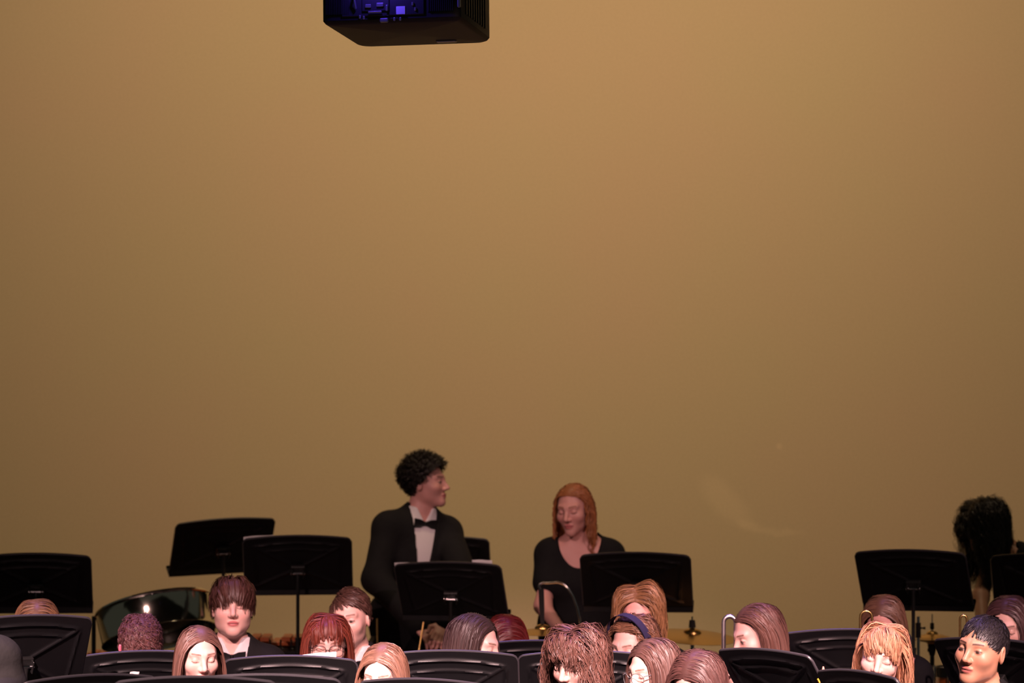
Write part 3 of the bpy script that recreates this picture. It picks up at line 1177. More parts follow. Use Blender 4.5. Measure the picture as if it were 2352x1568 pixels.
S = {}
SG = 'tall black music stands at the back'
FG = 'black music stands of the seated players'
S['s1'] = stand('tall black music stand at the left edge, in front of the chrome steel drum', (80, 1272), 20.0, 3, 38, roll=0, group=SG)
S['s2'] = stand('tallest black music stand, above the chrome steel drum', (520, 1192), 21.75, 18, 38, roll=-2.5, group=SG)
S['s3'] = stand('tall black music stand over the wooden xylophone bars', (682, 1231), 20.5, 1, 37, roll=-0.5, group=SG)
S['s3b'] = stand('black music stand behind the curly haired man in the tuxedo', (1005, 1233), 21.7, -3, 38, roll=0, group=SG)
S['s4'] = stand('black music stand in front of the curly haired man in the tuxedo', (1026, 1292), 20.4, -11, 38, roll=0, group=SG)
S['s5'] = stand('black music stand in front of the standing red haired woman', (1458, 1270), 20.1, -6, 38, roll=0, group=SG)
S['s6'] = stand('tall black music stand over the hi-hat, right of the bare wall', (2088, 1264), 19.7, -17, 38, roll=0, group=SG)
S['s7'] = stand('black music stand cut by the right edge, in front of the bending woman', (2403, 1273), 19.9, -12, 38, roll=0, group=SG)

S['f1'] = stand('large black music stand at the left edge, hiding the blond head', (70, 1414), 16.3, 29, 24, roll=0, group=FG)
S['f2'] = stand('low black music stand in front of the curly auburn head', (339, 1496), 16.75, 10, 22, roll=0, group=FG)
S['f3'] = stand('black music stand with white sheets, in front of the red haired player in glasses', (667, 1507), 16.65, -3, 22, roll=0, group=FG)
S['f0'] = stand('black music stand at the bottom left, turned sideways, with a violet lit edge', (210, 1551), 14.2, 37, 24, roll=0, group=FG)
S['f00'] = stand('nearest black music stand, just under the girl with long straight hair', (448, 1555), 13.6, 1, 20, roll=0, group=FG)
S['f6'] = stand('black music stand peeking out right of the nearest one at the bottom', (604, 1550), 14.2, -1, 20, roll=0, group=FG)
S['f7'] = stand('black music stand at the bottom, in front of the light brown haired girl', (972, 1560), 15.2, -25, 22, roll=0, group=FG)
S['f8'] = stand('black music stand in front of the dark haired girl in profile', (1031, 1495), 16.05, -5, 22, roll=0, group=FG)
S['f9'] = stand('grey lit music stand between the wavy haired girl and the girl with the headband', (1344, 1496), 16.5, 2, 20, roll=0, group=FG)
S['f10'] = stand('black music stand in front of the bowed crimson haired player', (1232, 1472), 17.3, 4, 24, roll=0, group=FG)
S['f12'] = stand('strongly turned black music stand in front of the girl with the silver horn', (1748, 1492), 16.15, -51, 34, roll=0, group=FG)
S['f13'] = stand('wide black music stand in front of the player with the gold horn', (1947, 1446), 17.3, 2, 25, roll=0, group=FG)
S['f14'] = stand('black music stand at the bottom under the strawberry blond girl', (1962, 1541), 15.6, -60, 28, roll=0, group=FG)
S['f15'] = stand('black music stand behind the dark haired boy on the right', (2262, 1467), 17.0, -41, 35, roll=0, group=FG)

sheet('long white sheet edge on the stand of the red haired player in glasses', S['f3'], .035, .175, .03, .326, slope=.008)
sheet('small white sheet corner left on the stand before the tuxedoed man', S['s4'], -.255, -.1, .02, .306)
sheet('white sheet corner at the right end of the stand before the tuxedoed man', S['s4'], .12, .215, .02, .326)
sheet('pale sheet edge on the stand above the xylophone bars', S['s3'], -.252, -.11, .02, .312, slope=.006)
sheet('white card standing on the sideways stand at the bottom left', S['f0'], .155, .19, .02, .318)
# ------------------------------------------------------------------ the players
def C3(r, g, b):
    return np.array(srgb(r, g, b)[:3])


PALE = np.array((.80, .50, .43)); ROSY = np.array((.74, .38, .33)); TAN = np.array((.52, .27, .17)); OLIVE = np.array((.6, .34, .24))
BROWN = (.13, .055, .03); LBROWN = (.17, .085, .055); DARK = (.022, .012, .01); BLOND = (.30, .16, .075); RED = (.17, .035, .018)

# standing percussionists at the back
c = P(975, 1110, 20)
bx, by = P(950, 1400, 20)[:2]
PE1 = person('curly dark haired man in a black tuxedo and bow tie, standing, looking right', (980, 1109), 21.4, yaw=72, pitch=-4, roll=0, body=24, fem=False,
             stand=True, skin=ROSY * .95, eyes='open', cloth='tux', brow=(.03, .015, .01), fine=.0028, cloth_step=.009,
             hair=dict(style='curly', len=.042, lvar=.3, col=(.012, .008, .006), n=3600, vol=.002, topvol=.033, wave=.007, freq=2.2, grav=.35, fall=.06, frizz=.12,
                       fwd=-.35, fade=.55, clumps=260, clump=.55, capvol=.008),
             pel=(P(932, 1480, 21.45)[0], 21.45, .95),
             elbows=[P(864, 1330, 21.25), P(1070, 1335, 21.2)], hands=[P(980, 1456, 20.95), P(1014, 1452, 20.9)], finehands=True)
PE2 = person('red haired woman in a short sleeved black dress, standing, eyes lowered', (1318, 1169), 20.9, yaw=-24, pitch=10, roll=-3, body=-3, fem=True,
             stand=True, skin=ROSY * .95, eyes='down', cloth='dress', sleeve=.55, brow=(.3, .12, .06), fine=.0028, cloth_step=.009,
             hair=dict(style='part', len=.27, col=(.42, .155, .055), n=3000, vol=.003, back=.7, wave=.007, freq=4.5, part=.0, clump=.45, fall=.12),
             pel=(P(1330, 1480, 21.0)[0], 21.0, .93), neckline=(.085, .105, -.125),
             elbows=[P(1247, 1392, 20.85), P(1448, 1395, 20.85)], hands=[P(1320, 1490, 20.5), P(1362, 1490, 20.5)])
PE3 = person('woman with long dark curly hair bending over at the right edge', (2262, 1212), 20.9, yaw=-72, pitch=42, roll=0, body=-58, fem=True,
             stand=True, skin=TAN * 1.1, eyes='down', cloth='dress', sleeve=.35, brow=DARK, 
             hair=dict(style='part', len=.27, lvar=.3, col=(.013, .009, .007), n=4200, vol=.028, topvol=.018, wave=.012, freq=4, part=.0, back=-.1, bangs=True, bang=.05, bangw=.07, bangspread=1, bangback=.05, clump=.55, fall=.09, frizz=.08),
             pel=(P(2440, 1480, 21.1)[0], 21.15, .92),
             elbows=[P(2252, 1370, 20.8), P(2400, 1375, 21.0)], hands=[P(2262, 1500, 20.5), P(2330, 1500, 20.5)])

# seated rows
PS = {}
PS['p4'] = person('blond player whose crown only shows above the large stand at the left', (85, 1450), 17.15, fine=.0055, step=.02, yaw=6, pitch=18, fem=True, shoulder=.9, hair=dict(style='part', len=.2, col=BLOND, n=2000, vol=.012, part=-.002))
PS['p5'] = person('player with short curly auburn hair, head bowed behind a low stand', (323, 1487), 17.3, fine=.0055, step=.02, yaw=10, pitch=40, fem=False, shoulder=.92, cloth='tux',
                  hair=dict(style='short', len=.06, lvar=.4, col=(.19, .08, .075), n=3400, vol=.009, topvol=.008, wave=.005, freq=1.6, frizz=.08, fall=.1, clump=.6, clumps=240, fwd=-.3))
PS['p6'] = person('girl with long straight light brown hair and lowered eyes', (457, 1508), 16.3, yaw=17, pitch=8, body=3, fem=True, skin=PALE, hs=.94,
                  hair=dict(style='part', len=.42, col=(.13, .062, .045), n=3600, vol=.007, part=.006, clump=.35, frizz=.012, back=.08, fall=.12, lift0=.1))
PS['p7'] = person('boy with a dark brown fringe, white shirt and bow tie, facing forward', (534, 1397), 17.95, yaw=5, pitch=-6, fem=False, skin=PALE, shoulder=.95, jaw=1.14, cloth='tux', fine=.0028,
                  eyes='down', hair=dict(style='short', len=.085, lvar=.25, col=(.085, .035, .025), n=3000, vol=.012, topvol=.016, fwd=-1.0, bangs=True, bang=.06, bangw=.065, bangspread=2, fall=.16, sweep=.15, clump=.45))
PS['p8'] = person('red haired player in dark glasses behind white sheets', (752, 1480), 17.45, yaw=3, pitch=10, fem=True, skin=PALE,
                  hair=dict(style='part', len=.34, col=RED, n=3200, vol=.016, bangs=True, bang=.042, bangw=.06, part=.004, bangspread=9, bangd=.75, clump=.6))
glasses(*PS['p8'][:3], dark=True, square=True)
PS['p9'] = person('boy with swept brown hair looking out behind the red haired player', (803, 1422), 18.1, yaw=-15, pitch=4, roll=-3, shoulder=.93, fem=False, skin=PALE, eyes='open', cloth='tux', fine=.0028, jaw=.98,
                  hair=dict(style='short', len=.06, col=(.085, .04, .03), n=2800, vol=.005, topvol=.012, fwd=.1, sweep=.8, lift0=.1, part=-.03, fall=.3, clump=.4, lift=.004))
PS['p10'] = person('light brown haired girl with a high bare forehead and closed eyes', (880, 1550), 15.75, yaw=-18, pitch=16, roll=2, body=-3, fem=True, skin=PALE * 1.05, hs=.93,
                   hair=dict(style='part', len=.36, col=LBROWN, n=3200, vol=.008, part=.0, back=.1, clump=.35, frizz=.015, fall=.12, lift0=.1))
PS['p11'] = person('girl with straight dark hair in profile to the right, behind a stand', (1090, 1482), 16.95, yaw=70, pitch=12, body=8, fem=True, skin=PALE,
                   hair=dict(style='part', len=.36, col=(.055, .032, .03), n=3600, vol=.009, part=-.010, back=.35, clump=.3, frizz=.015, lift0=.1))
PS['p12'] = person('player with crimson hair, centre parting and bowed head', (1162, 1482), 18.05, fine=.0055, step=.02, yaw=10, pitch=38, fem=True, skin=PALE,
                   hair=dict(style='part', len=.3, col=(.11, .009, .009), n=3000, vol=.010, part=.004, back=.1, clump=.4))
PS['p13'] = person('girl with shaggy wavy brown hair and a fringe, head lowered', (1322, 1520), 16.15, yaw=-34, pitch=16, fem=True, skin=PALE,
                   hair=dict(style='part', len=.27, lvar=.35, col=(.15, .07, .052), n=4200, vol=.032, topvol=.010, bangs=True, bang=.045, bangw=.07, bangspread=4, wave=.009, freq=2.2, clump=.5, part=-.004, frizz=.03, back=.1, bangd=.8))
PS['p14'] = person('blond player with parted hair over the face, behind the headband girl', (1468, 1412), 18.0, yaw=-3, pitch=14, fem=True, skin=ROSY, cloth='dress',
                   hair=dict(style='part', len=.21, lvar=.2, col=(.25, .125, .055), n=3600, vol=.022, topvol=.012, part=-.014, back=.05, clump=.35, wave=.006, freq=1.5))
PS['p15'] = person('girl with a navy headband and light curly hair, eyes lowered', (1455, 1484), 17.2, yaw=-38, pitch=14, fem=True, skin=PALE,
                   hair=dict(style='part', len=.24, lvar=.3, col=(.19, .095, .055), n=3000, vol=.014, back=.9, wave=.008, freq=3.5, clump=.6, part=.0))
PS['p16'] = person('brown haired girl in clear glasses turned to the left', (1500, 1541), 15.6, yaw=-55, pitch=12, hs=.95, fem=True, skin=PALE,
                   hair=dict(style='part', len=.32, col=(.10, .05, .04), n=3600, vol=.010, part=.0, back=.3, clump=.4))
glasses(*PS['p16'][:3])
PS['p17'] = person('nearest player, only the top of a brown head with violet sheen', (1604, 1578), 14.95, fine=.0055, step=.02, body=-10, yaw=-40, pitch=30, fem=True, skin=PALE,
                   hair=dict(style='part', len=.32, col=(.095, .042, .036), n=3800, vol=.012, part=.010, back=.4, clump=.4, lift0=.1))
PS['p18'] = person('girl with straight light brown hair, profile to the left, playing a silver horn', (1738, 1458), 17.2, yaw=-68, pitch=18, body=-14, fem=True, skin=PALE, eyes='open', fine=.0028,
                   hair=dict(style='part', len=.34, col=(.14, .068, .052), n=3800, vol=.008, part=.0, back=.8, fall=.15, clump=.3, frizz=.012, lift0=.1),
                   hands=[P(1662, 1556, 16.85), P(1690, 1590, 16.95)], finehands=True)
PS['p19'] = person('player with a centre parting behind a gold horn, right of the bare wall', (2030, 1436), 18.05, yaw=-18, pitch=22, shoulder=.84, fem=True, skin=ROSY,
                   hair=dict(style='part', len=.3, col=(.15, .075, .045), n=2800, vol=.009, part=.0, back=.4, clump=.4, lift0=.1))
PS['p20'] = person('strawberry blond girl with a fringe, head tilted', (2024, 1508), 16.4, yaw=-12, pitch=8, roll=11, shoulder=.86, fem=True, skin=PALE * 1.05, eyes='down',
                   hair=dict(style='part', len=.30, lvar=.2, col=(.55, .28, .16), cvar=.14, n=4200, vol=.020, bangs=True, bang=.046, bangw=.06, bangspread=6, clump=.35, wave=.006, freq=1.5))
PS['p21'] = person('boy with short black hair and dark jacket on the right, looking left', (2254, 1493), 15.75, yaw=-35, pitch=-2, roll=9, hs=1.04, fem=False, skin=TAN, eyes='open', cloth='tux', fine=.0026, brow=(.012, .007, .006), lip=(.36, .12, .10),
                   hair=dict(style='short', len=.036, lvar=.2, col=(.016, .013, .015), n=3600, vol=.004, topvol=.008, fwd=-.7, sweep=-.25, fall=.25, clump=.15, lift=-.002, lift0=.05))
PS['p22'] = person('dark haired girl at the right edge behind the black haired boy', (2316, 1438), 17.95, yaw=-22, pitch=16, fem=True, skin=PALE,
                   hair=dict(style='part', len=.33, col=(.07, .032, .03), n=2800, vol=.012, part=-.006, back=.3, clump=.4))
PS['p23'] = person('person in a charcoal suit cut off by the lower left corner', (-98, 1365), 15.0, fine=.0055, step=.02, yaw=20, body=20, fem=False, cloth='tux', clothmat='greycloth',
                   hair=dict(style='short', len=.05, col=BROWN, n=800), elbows=[P(-190, 1640, 15.0), P(14, 1580, 15.1)], hands=[P(-80, 1640, 14.7), P(-25, 1680, 14.6)])

# headband
r_, H_, R_, b_ = PS['p15']
hbm = MB()
an = np.linspace(-1.75, 1.75, 50)
ring = []
for wy in np.linspace(-.019, .019, 6):
    for lay in (0, .003):
        ring.append([(SKC + (SKR + .016 + lay) * np.array([math.sin(a), 0, math.cos(a)]) + np.array([0, -.035 + wy - .02 * math.cos(a), .004])) for a in an])
for i in range(0, len(ring) - 2, 2):
    for lay in (0, 1):
        A = np.array(ring[i + lay]); B_ = np.array(ring[i + 2 + lay])
        n_ = len(A)
        q = [[k, k + 1, n_ + k + 1, n_ + k] for k in range(n_ - 1)]
        if lay == 0:
            q = [x[::-1] for x in q]
        hbm.add(np.vstack([A, B_]) @ R_.T + H_, q)
hb = hbm.build('headband', M['navy'], r_)
hb['label'] = 'dark navy headband'
# ------------------------------------------------------------------ projector hung over the stage
def build_projector():
    yaw, tilt = math.radians(-10.4), math.radians(-3.3)
    Rp = rotz(yaw) @ rotx(tilt) @ roty(math.radians(-1.1))
    e = P(899, 52, 15.4)                       # middle of the lower rear edge
    root = empty('projector', tuple(e), 'large black ceiling projector at the top of the picture, rear side lit blue', 'projector')
    root.matrix_world = Matrix.Translation(Vector(e)) @ Matrix(Rp.tolist()).to_4x4()
    Wp, Lp, Hp = .50, .60, .21
    # body: rounded plan, extruded with soft edges
    def plan(inset, r=.035):
        r = max(r - inset * .5, .006)
        pts = []
        hx, y0, y1 = Wp / 2 - inset, inset, Lp - inset
        for cx_, cy_, a0 in ((hx - r, y0 + .012, -90), (hx - r * 1.6, y1 - r * 1.6, 0), (-hx + r * 1.6, y1 - r * 1.6, 90), (-hx + r, y0 + .012, 180)):
            rr = r if cy_ < .1 else r * 1.6
            for k in range(7):
                a = math.radians(a0 + 90 * k / 6)
                ry = .012 if cy_ < .1 else rr
                pts.append((cx_ + rr * math.cos(a), cy_ + ry * math.sin(a)))
        return np.array(pts)
    levels = [(0, .02), (.004, .008), (.014, .0), (Hp - .014, 0), (Hp - .004, .008), (Hp, .02)]
    rings = [np.column_stack([plan(i_), np.full(28, z_)]) for z_, i_ in levels]
    m = MB()
    n = 28
    q = []
    for k in range(len(rings) - 1):
        for j in range(n):
            q.append([k * n + j, k * n + (j + 1) % n, (k + 1) * n + (j + 1) % n, (k + 1) * n + j])
    Vv = np.vstack(rings + [[[0, Lp / 2, 0]], [[0, Lp / 2, Hp]]])
    t = [[len(Vv) - 2, (j + 1) % n, j] for j in range(n)] + [[len(Vv) - 1, (len(rings) - 1) * n + j, (len(rings) - 1) * n + (j + 1) % n] for j in range(n)]
    m.add(Vv, q, t)
    m.build('casing', M['plastic'], root)
    s = 1 / 649.0

    def at(px, py):                            # rear face position from the photo
        return (px - 899) * s, (47 - py) * s
    rp = MB().box((-.03, -.002, .10), (.30, .006, .15), None, .003).build('rear_panel', M['panel'], root)
    x, z = at(863, 8)
    m = MB().box((x, -.007, z + .012), (.100, .006, .062), None, .003)
    card = m.build('interface_card', M['panel'], root)
    for px, py, w_, h_ in ((846, 8, .022, .013), (874, 6, .026, .014), (862, 22, .05, .007), (890, 14, .008, .022)):
        x, z = at(px, py)
        MB().box((x, -.012, z), (w_, .006, h_), None, .002).build('port', M['portgrey'], card)
    x, z = at(922, 20)
    MB().box((x, -.006, z), (.033, .003, .029), None, .001).build('label_plate', M['portlabel'], root)
    x, z = at(883, 42)
    MB().box((x, -.008, z), (.03, .012, .015), None, .003).build('power_inlet', M['portgrey'], root)
    for px, py in ((826, 32), (835, 34), (907, 40), (921, 40), (950, 6), (956, 18)):
        x, z = at(px, py)
        MB().box((x, -.007, z), (.008, .006, .013), None, .002).build('screw', M['portgrey'], root)
    x, z = at(817, 0)
    MB().tube([(x, -.012, z - .02), (x - .003, -.02, z + .01), (x + .01, -.018, z + .06), (x + .05, -.012, z + .075)], .004, 8).build('cable', M['portgrey'], root)
    for n_, x0, st_ in ((14, -.235, .0062), (13, .135, .0072)):
        m = MB()
        for k in range(n_):
            m.box((x0 + k * st_, -.003, .11), (st_ * .42, .006, .15))
        m.box((x0 + (n_ - 1) * st_ / 2, -.001, .11), (n_ * st_, .002, .155))
        m.build('vent_louvres', M['plastic'], root, smooth=False)
    m = MB()
    for k in range(9):
        m.box((.2515, .10 + k * .045, .09), (.004, .012, .11))
    m.build('side_louvres', M['panel'], root, smooth=False)
    MB().box((.253, .30, .172), (.008, .52, .014), None, .003).build('side_glint', M['silver'], root)  # silver strip added as the glint along the casing's side
    MB().box((.244, .002, .115), (.012, .012, .14), None, .003).build('corner_glint', M['portgrey'], root)  # pale strip added as the highlight on the rear corner
    MB().box((.10, .50, -.001), (.075, .03, .010), None, .003).build('foot', M['portgrey'], root)
    MB().tube([(.0, Lp, .12), (.0, Lp + .012, .12), (.0, Lp + .05, .12)], [.07, .07, .06], 28).build('lens', M['plastic'], root)
    top = 8 - e[2]
    m = MB().box((0, .3, Hp + .012), (.28, .3, .024), None, .004)
    m.tube([(0, .3, Hp + .02), (0, .3, top + .015)], .025, 16)
    m.build('ceiling_mount', M['tube'], root)
    led = MB().box((-.05, -.010, .165), (.05, .006, .012), None, .002).build('indicator_light', mat('blue_indicator', (.05, .03, .4), .4, emit=(.12, .05, 1, 22)), root)
    l = bpy.data.lights.new('indicator_glow', 'POINT')
    l.energy = 3.0; l.color = (.13, .06, 1); l.shadow_soft_size = .015
    lo = bpy.data.objects.new('indicator_glow', l)
    COL.objects.link(lo)
    lo.location = tuple(e + Rp @ np.array([-.05, -.09, .19]))
    return root


build_projector()


def lathe_obj(name, prof, c, axis, material, parent, n=56):
    return MB().lathe(prof, n, c, align_z(axis)).build(name, material, parent)


# ------------------------------------------------------------------ chrome steel drum on its stand
c = P(352, 1391, 20.9)
a = np.array([.20, -.27, -.94]); a /= np.linalg.norm(a)
root = empty('steel_drum', (c[0], c[1], 0), 'chrome steel drum tipped on its stand at the left, behind the auburn curls', 'steel drum')
o3 = np.array([c[0], c[1], 0])
prof = [(.272, .0), (.278, -.006), (.284, -.004), (.286, .004), (.281, .010), (.279, .016), (.277, .15), (.279, .155), (.274, .157), (.272, .15), (.274, .02), (.272, 0)]
lathe_obj('skirt', prof, c - o3, a, M['darkchrome'], root, 96)
bowl = [(.272, .004)] + [(.27 * math.cos(t_), .004 + .125 * math.sin(t_)) for t_ in np.linspace(.08, 1.5, 14)] + [(.001, .13)]
lathe_obj('playing_bowl', bowl, c - o3, a, mat('shaded_steel', (.03, .027, .02), .35, .6, bump=(9, .4, .02)), root, 64)  # shade inside the drum put into the bowl's dark colour
pm = np.cross(a, [0, 1, 0]); pm /= np.linalg.norm(pm)
for sg in (-1, 1):
    pt = c - o3 + pm * sg * .292
    x = pt[0]
    MB().tube([(x, pt[1], .05), (x, pt[1], pt[2] - .03), (x, pt[1], pt[2] + .012)], [.011, .011, .010], 12).build('post', M['tube'], root)
    MB().tube([(x, pt[1] - .24, .015), (x, pt[1], .06), (x, pt[1] + .24, .015)], .011, 10).build('foot', M['tube'], root)
MB().tube([tuple(c - o3 - pm * .292 + [0, 0, -.75]), tuple(c - o3 + pm * .292 + [0, 0, -.65])], .01, 10).build('crossbar', M['tube'], root)


# ------------------------------------------------------------------ bar percussion
def barset(name, label, cat, px0, px1, py, D, yaw=0, phase=0):
    p0, p1 = P(px0, py, D), P(px1, py, D)
    L = p1[0] - p0[0]
    mid = (p0 + p1) / 2
    zt = mid[2]
    root = empty(name, (mid[0], mid[1], 0), label, cat, rz=math.radians(yaw))
    pitch = .0505
    n = int(L / pitch)
    pat = [1, 1, 0, 1, 1, 1, 0]
    for k in range(n):
        x = -L / 2 + (k + .5) * pitch
        ln = .40 - .16 * k / max(1, n)
        m = MB()
        m.box((x, .23, zt - .045), (.043, ln, .02), None, .003)
        m.build('bar', M['wood'], root)
        if pat[(k + phase) % 7]:
            MB().box((x + .012, -.02, zt - .011), (.043, ln * .85, .022), None, .003).build('bar', M['wood'], root)
    m = MB()
    for y_ in (-.24, -.04, .10, .36):
        m.box((0, y_, zt - .085), (L + .04, .02, .05), None, .003)
    m.box((-L / 2 - .03, .06, zt - .07), (.03, .66, .09), None, .005)
    m.box((L / 2 + .03, .06, zt - .07), (.03, .66, .09), None, .005)
    m.box((0, -.255, zt - .17), (L + .05, .012, .22), None, .003)
    for k in range(n + 1):
        x = -L / 2 + k * pitch
        m.tube([(x + .012, -.16, zt - .07), (x + .012, -.16, zt - .012)], .004, 6)
    m.build('frame', M['tube'], root)
    for sx in (-1, 1):
        for y_ in (-.22, .32):
            MB().tube([(sx * (L / 2 + .03), y_, 0), (sx * (L / 2 + .03), y_, zt - .08)], .016, 10).build('leg', M['tube'], root)
    return root


barset('xylophone', 'wooden xylophone bars behind the boy with the fringe, under the tall stand', 'xylophone', 522, 838, 1458, 20.9, phase=5)
barset('marimba', 'row of wooden marimba bars under the chrome steel drum', 'marimba', 60, 330, 1494, 21.6, phase=1)

# ------------------------------------------------------------------ cymbals and drums
def cym_prof(r, h=.022, bell=.045, bh=.024):
    p = [(.006, h + bh)]
    for t_ in np.linspace(.15, 1, 6):
        p.append((bell * math.sin(t_ * math.pi / 2), h + bh * math.cos(t_ * math.pi / 2) * .96))
    for t_ in np.linspace(.12, 1, 8):
        p.append((bell + (r - bell) * t_, h * (1 - t_ ** 1.4)))
    top = p
    return top + [(x_, z_ - .0016) for x_, z_ in top[::-1]]


def tripod(parent, x, y, top, r=.0095, spread=.24, material='chrome'):
    MB().tube([(x, y, .3), (x, y, top)], r, 12).build('pole', M[material], parent)
    for k in range(3):
        a_ = math.radians(90 + 120 * k)
        MB().tube([(x, y, .36), (x + spread * math.cos(a_), y + spread * math.sin(a_), .012)], .008, 8).build('foot', M[material], parent)


# suspended cymbal hanging by a strap from a gooseneck stand
cc = P(1246, 1455, 20.0)
gx = [(1241, 1353), (1238, 1347), (1240, 1341), (1247, 1338), (1256, 1339), (1266, 1338), (1281, 1337), (1294, 1341), (1306, 1352), (1317, 1370), (1326, 1395), (1331, 1418), (1334, 1445), (1335, 1475), (1335, 1520)]
gp = np.array([P(x_, y_, 20.0) for x_, y_ in gx])
base = np.array([gp[-1][0], 20.0, 0])
gs = empty('gooseneck_stand', tuple(base), 'chrome gooseneck stand curving in front of the standing woman', 'cymbal stand')
MB().tube(gp - base, .0055, 12).build('gooseneck', M['chrome'], gs)
tripod(gs, 0, 0, gp[-1][2] + .01, .010)
so_ = np.array([cc[0], cc[1], cc[2]])
cy = empty('suspended_cymbal', tuple(so_), 'bronze cymbal hanging by a black strap from the gooseneck stand', 'cymbal')
MB().lathe(cym_prof(.155, .024, .036, .022), 64).build('cymbal_plate', M['cymbal'], cy)
st = MB()
zs_ = np.linspace(.035, P(1243, 1352, 20)[2] - so_[2], 14)
for k in range(13):
    z0, z1 = zs_[k], zs_[k + 1]
    w0 = .008 + .0045 * math.sin(min(1, k / 9) * 1.57); xo0 = -.006 * k / 13
    w1 = .008 + .0045 * math.sin(min(1, (k + 1) / 9) * 1.57); xo1 = -.006 * (k + 1) / 13
    v = [[xo0 - w0, -.003, z0], [xo0 + w0, -.003, z0], [xo1 + w1, -.003, z1], [xo1 - w1, -.003, z1],
         [xo0 - w0, .003, z0], [xo0 + w0, .003, z0], [xo1 + w1, .003, z1], [xo1 - w1, .003, z1]]
    st.add(v, [[0, 1, 2, 3], [5, 4, 7, 6], [4, 0, 3, 7], [1, 5, 6, 2]] + ([[4, 5, 1, 0]] if k == 0 else []) + ([[3, 2, 6, 7]] if k == 12 else []))
s1_ = st.build('strap', M['felt'], cy, smooth=False)
s1_['label'] = 'black strap'

# cymbal on an upright stand
c2 = P(1590, 1462, 20.3)
b2 = np.array([c2[0], c2[1], 0])
cs = empty('cymbal_stand', tuple(b2), 'upright cymbal stand with a black sleeve, right of the blond player', 'cymbal stand')
tripod(cs, 0, 0, c2[2] + .03)
MB().tube([(0, 0, c2[2] + .043), (0, 0, c2[2] + .052), (0, 0, c2[2] + .078)], [.016, .016, .013], 16).build('felt_sleeve', M['felt'], cs)
MB().tube([(0, 0, c2[2] + .074), (0, 0, c2[2] + .095)], .004, 8).build('wing_nut', M['chrome'], cs)
r2 = roty(math.radians(4)) @ rotx(math.radians(7))
cyo = MB().lathe(cym_prof(.205, .02, .042, .022), 72, (0, 0, 0), r2).build('cymbal', M['cymbal'])
cyo.location = tuple(c2)
tag(cyo, 'wide bronze cymbal on the upright stand, right of the blond player', 'cymbal')

# hi-hat
c3 = P(2141, 1463, 20.6)
hh = empty('hi_hat', (c3[0], c3[1], 0), 'small bronze hi-hat cymbals under the tall stand on the right', 'hi-hat')
MB().lathe(cym_prof(.088, .016, .028, .016), 56, (0, 0, c3[2])).build('top_cymbal', M['cymbal'], hh)
MB().lathe(cym_prof(.088, .012, .028, .012), 56, (0, 0, c3[2] - .012), np.diag([1, 1, -1.0])).build('bottom_cymbal', M['cymbal'], hh)
MB().tube([(0, 0, c3[2] - .1), (0, 0, c3[2] + .11)], .0035, 10).build('pull_rod', M['chrome'], hh)
MB().tube([(0, 0, c3[2] + .036), (0, 0, c3[2] + .045), (0, 0, c3[2] + .068)], [.008, .010, .009], 14).build('clutch', M['felt'], hh)
m = MB().tube([(0, 0, c3[2] - .085), (0, 0, c3[2] - .06), (0, 0, c3[2] - .032)], [.013, .018, .022], 14)
m.box((-.012, 0, c3[2] - .06), (.02, .02, .02), None, .004)
m.build('cymbal_seat', M['felt'], hh)
tripod(hh, 0, 0, c3[2] - .08, .011, .24, 'tube')

# drum
c4 = P(2226, 1532, 20.2)
dr = empty('drum', (c4[0], c4[1], 0), 'orange lacquered drum behind the black haired boy', 'drum')
zt = c4[2]
lathe_obj('shell', [(.150, zt - .02), (.152, zt - .02), (.152, zt - .19), (.150, zt - .19)], (0, 0, 0), (0, 0, 1), M['orange'], dr)
lathe_obj('head', [(.001, zt - .004), (.153, zt - .004), (.153, zt - .02), (.001, zt - .02)], (0, 0, 0), (0, 0, 1), M['drumhead'], dr)
lathe_obj('hoop', [(.154, zt + .004), (.161, zt + .004), (.161, zt - .042), (.154, zt - .042), (.154, zt + .004)], (0, 0, 0), (0, 0, 1), M['tube'], dr)
lathe_obj('hoop', [(.154, zt - .165), (.161, zt - .165), (.161, zt - .2), (.154, zt - .2), (.154, zt - .165)], (0, 0, 0), (0, 0, 1), M['tube'], dr)
for k in range(10):
    a_ = math.radians(-174 + 36 * k + 8)
    x, y = .168 * math.cos(a_), .168 * math.sin(a_)
    MB().tube([(x, y, zt - .19), (x, y, zt - .05), (x, y, zt - .008), (x, y, zt + .006)], [.004, .005, .0065, .005], 10).build('tension_rod', M['chrome'], dr)
for k in range(3):
    a_ = math.radians(30 + 120 * k)
    MB().tube([(.1 * math.cos(a_), .1 * math.sin(a_), zt - .205), (.04 * math.cos(a_), .04 * math.sin(a_), .4), (.26 * math.cos(a_), .26 * math.sin(a_), .012)], .01, 10).build('leg', M['chrome'], dr)

# plain hardware pole beside the tall stand
c5 = P(2109, 1415, 20.4)
hp = empty('hardware_stand', (c5[0], c5[1], 0), 'dark chrome upright pole with a side knob, beside the tall stand post on the right', 'stand')
tripod(hp, 0, 0, c5[2], .008, .22)
m = MB().tube([(0, 0, c5[2] - .10), (0, 0, c5[2] - .03)], .0125, 14)
m.tube([(0, 0, c5[2] - .055), (.026, 0, c5[2] - .055)], .004, 8)
m.box((.03, 0, c5[2] - .055), (.008, .012, .014), None, .003)
m.build('clamp', M['felt'], hp)

# ------------------------------------------------------------------ wind instruments that show
def bow(name, label, pts, D, r, material, extra=None, cat='brass instrument'):
    pw = np.array([P(x_, y_, D) if not isinstance(D, (list, tuple)) else P(x_, y_, D[k]) for k, (x_, y_) in enumerate(pts)])
    b_ = pw.mean(0)
    root = empty(name, tuple(b_), label, cat)
    MB().tube(pw - b_, r, 14).build('tuning_slide', M[material], root)
    return root, b_


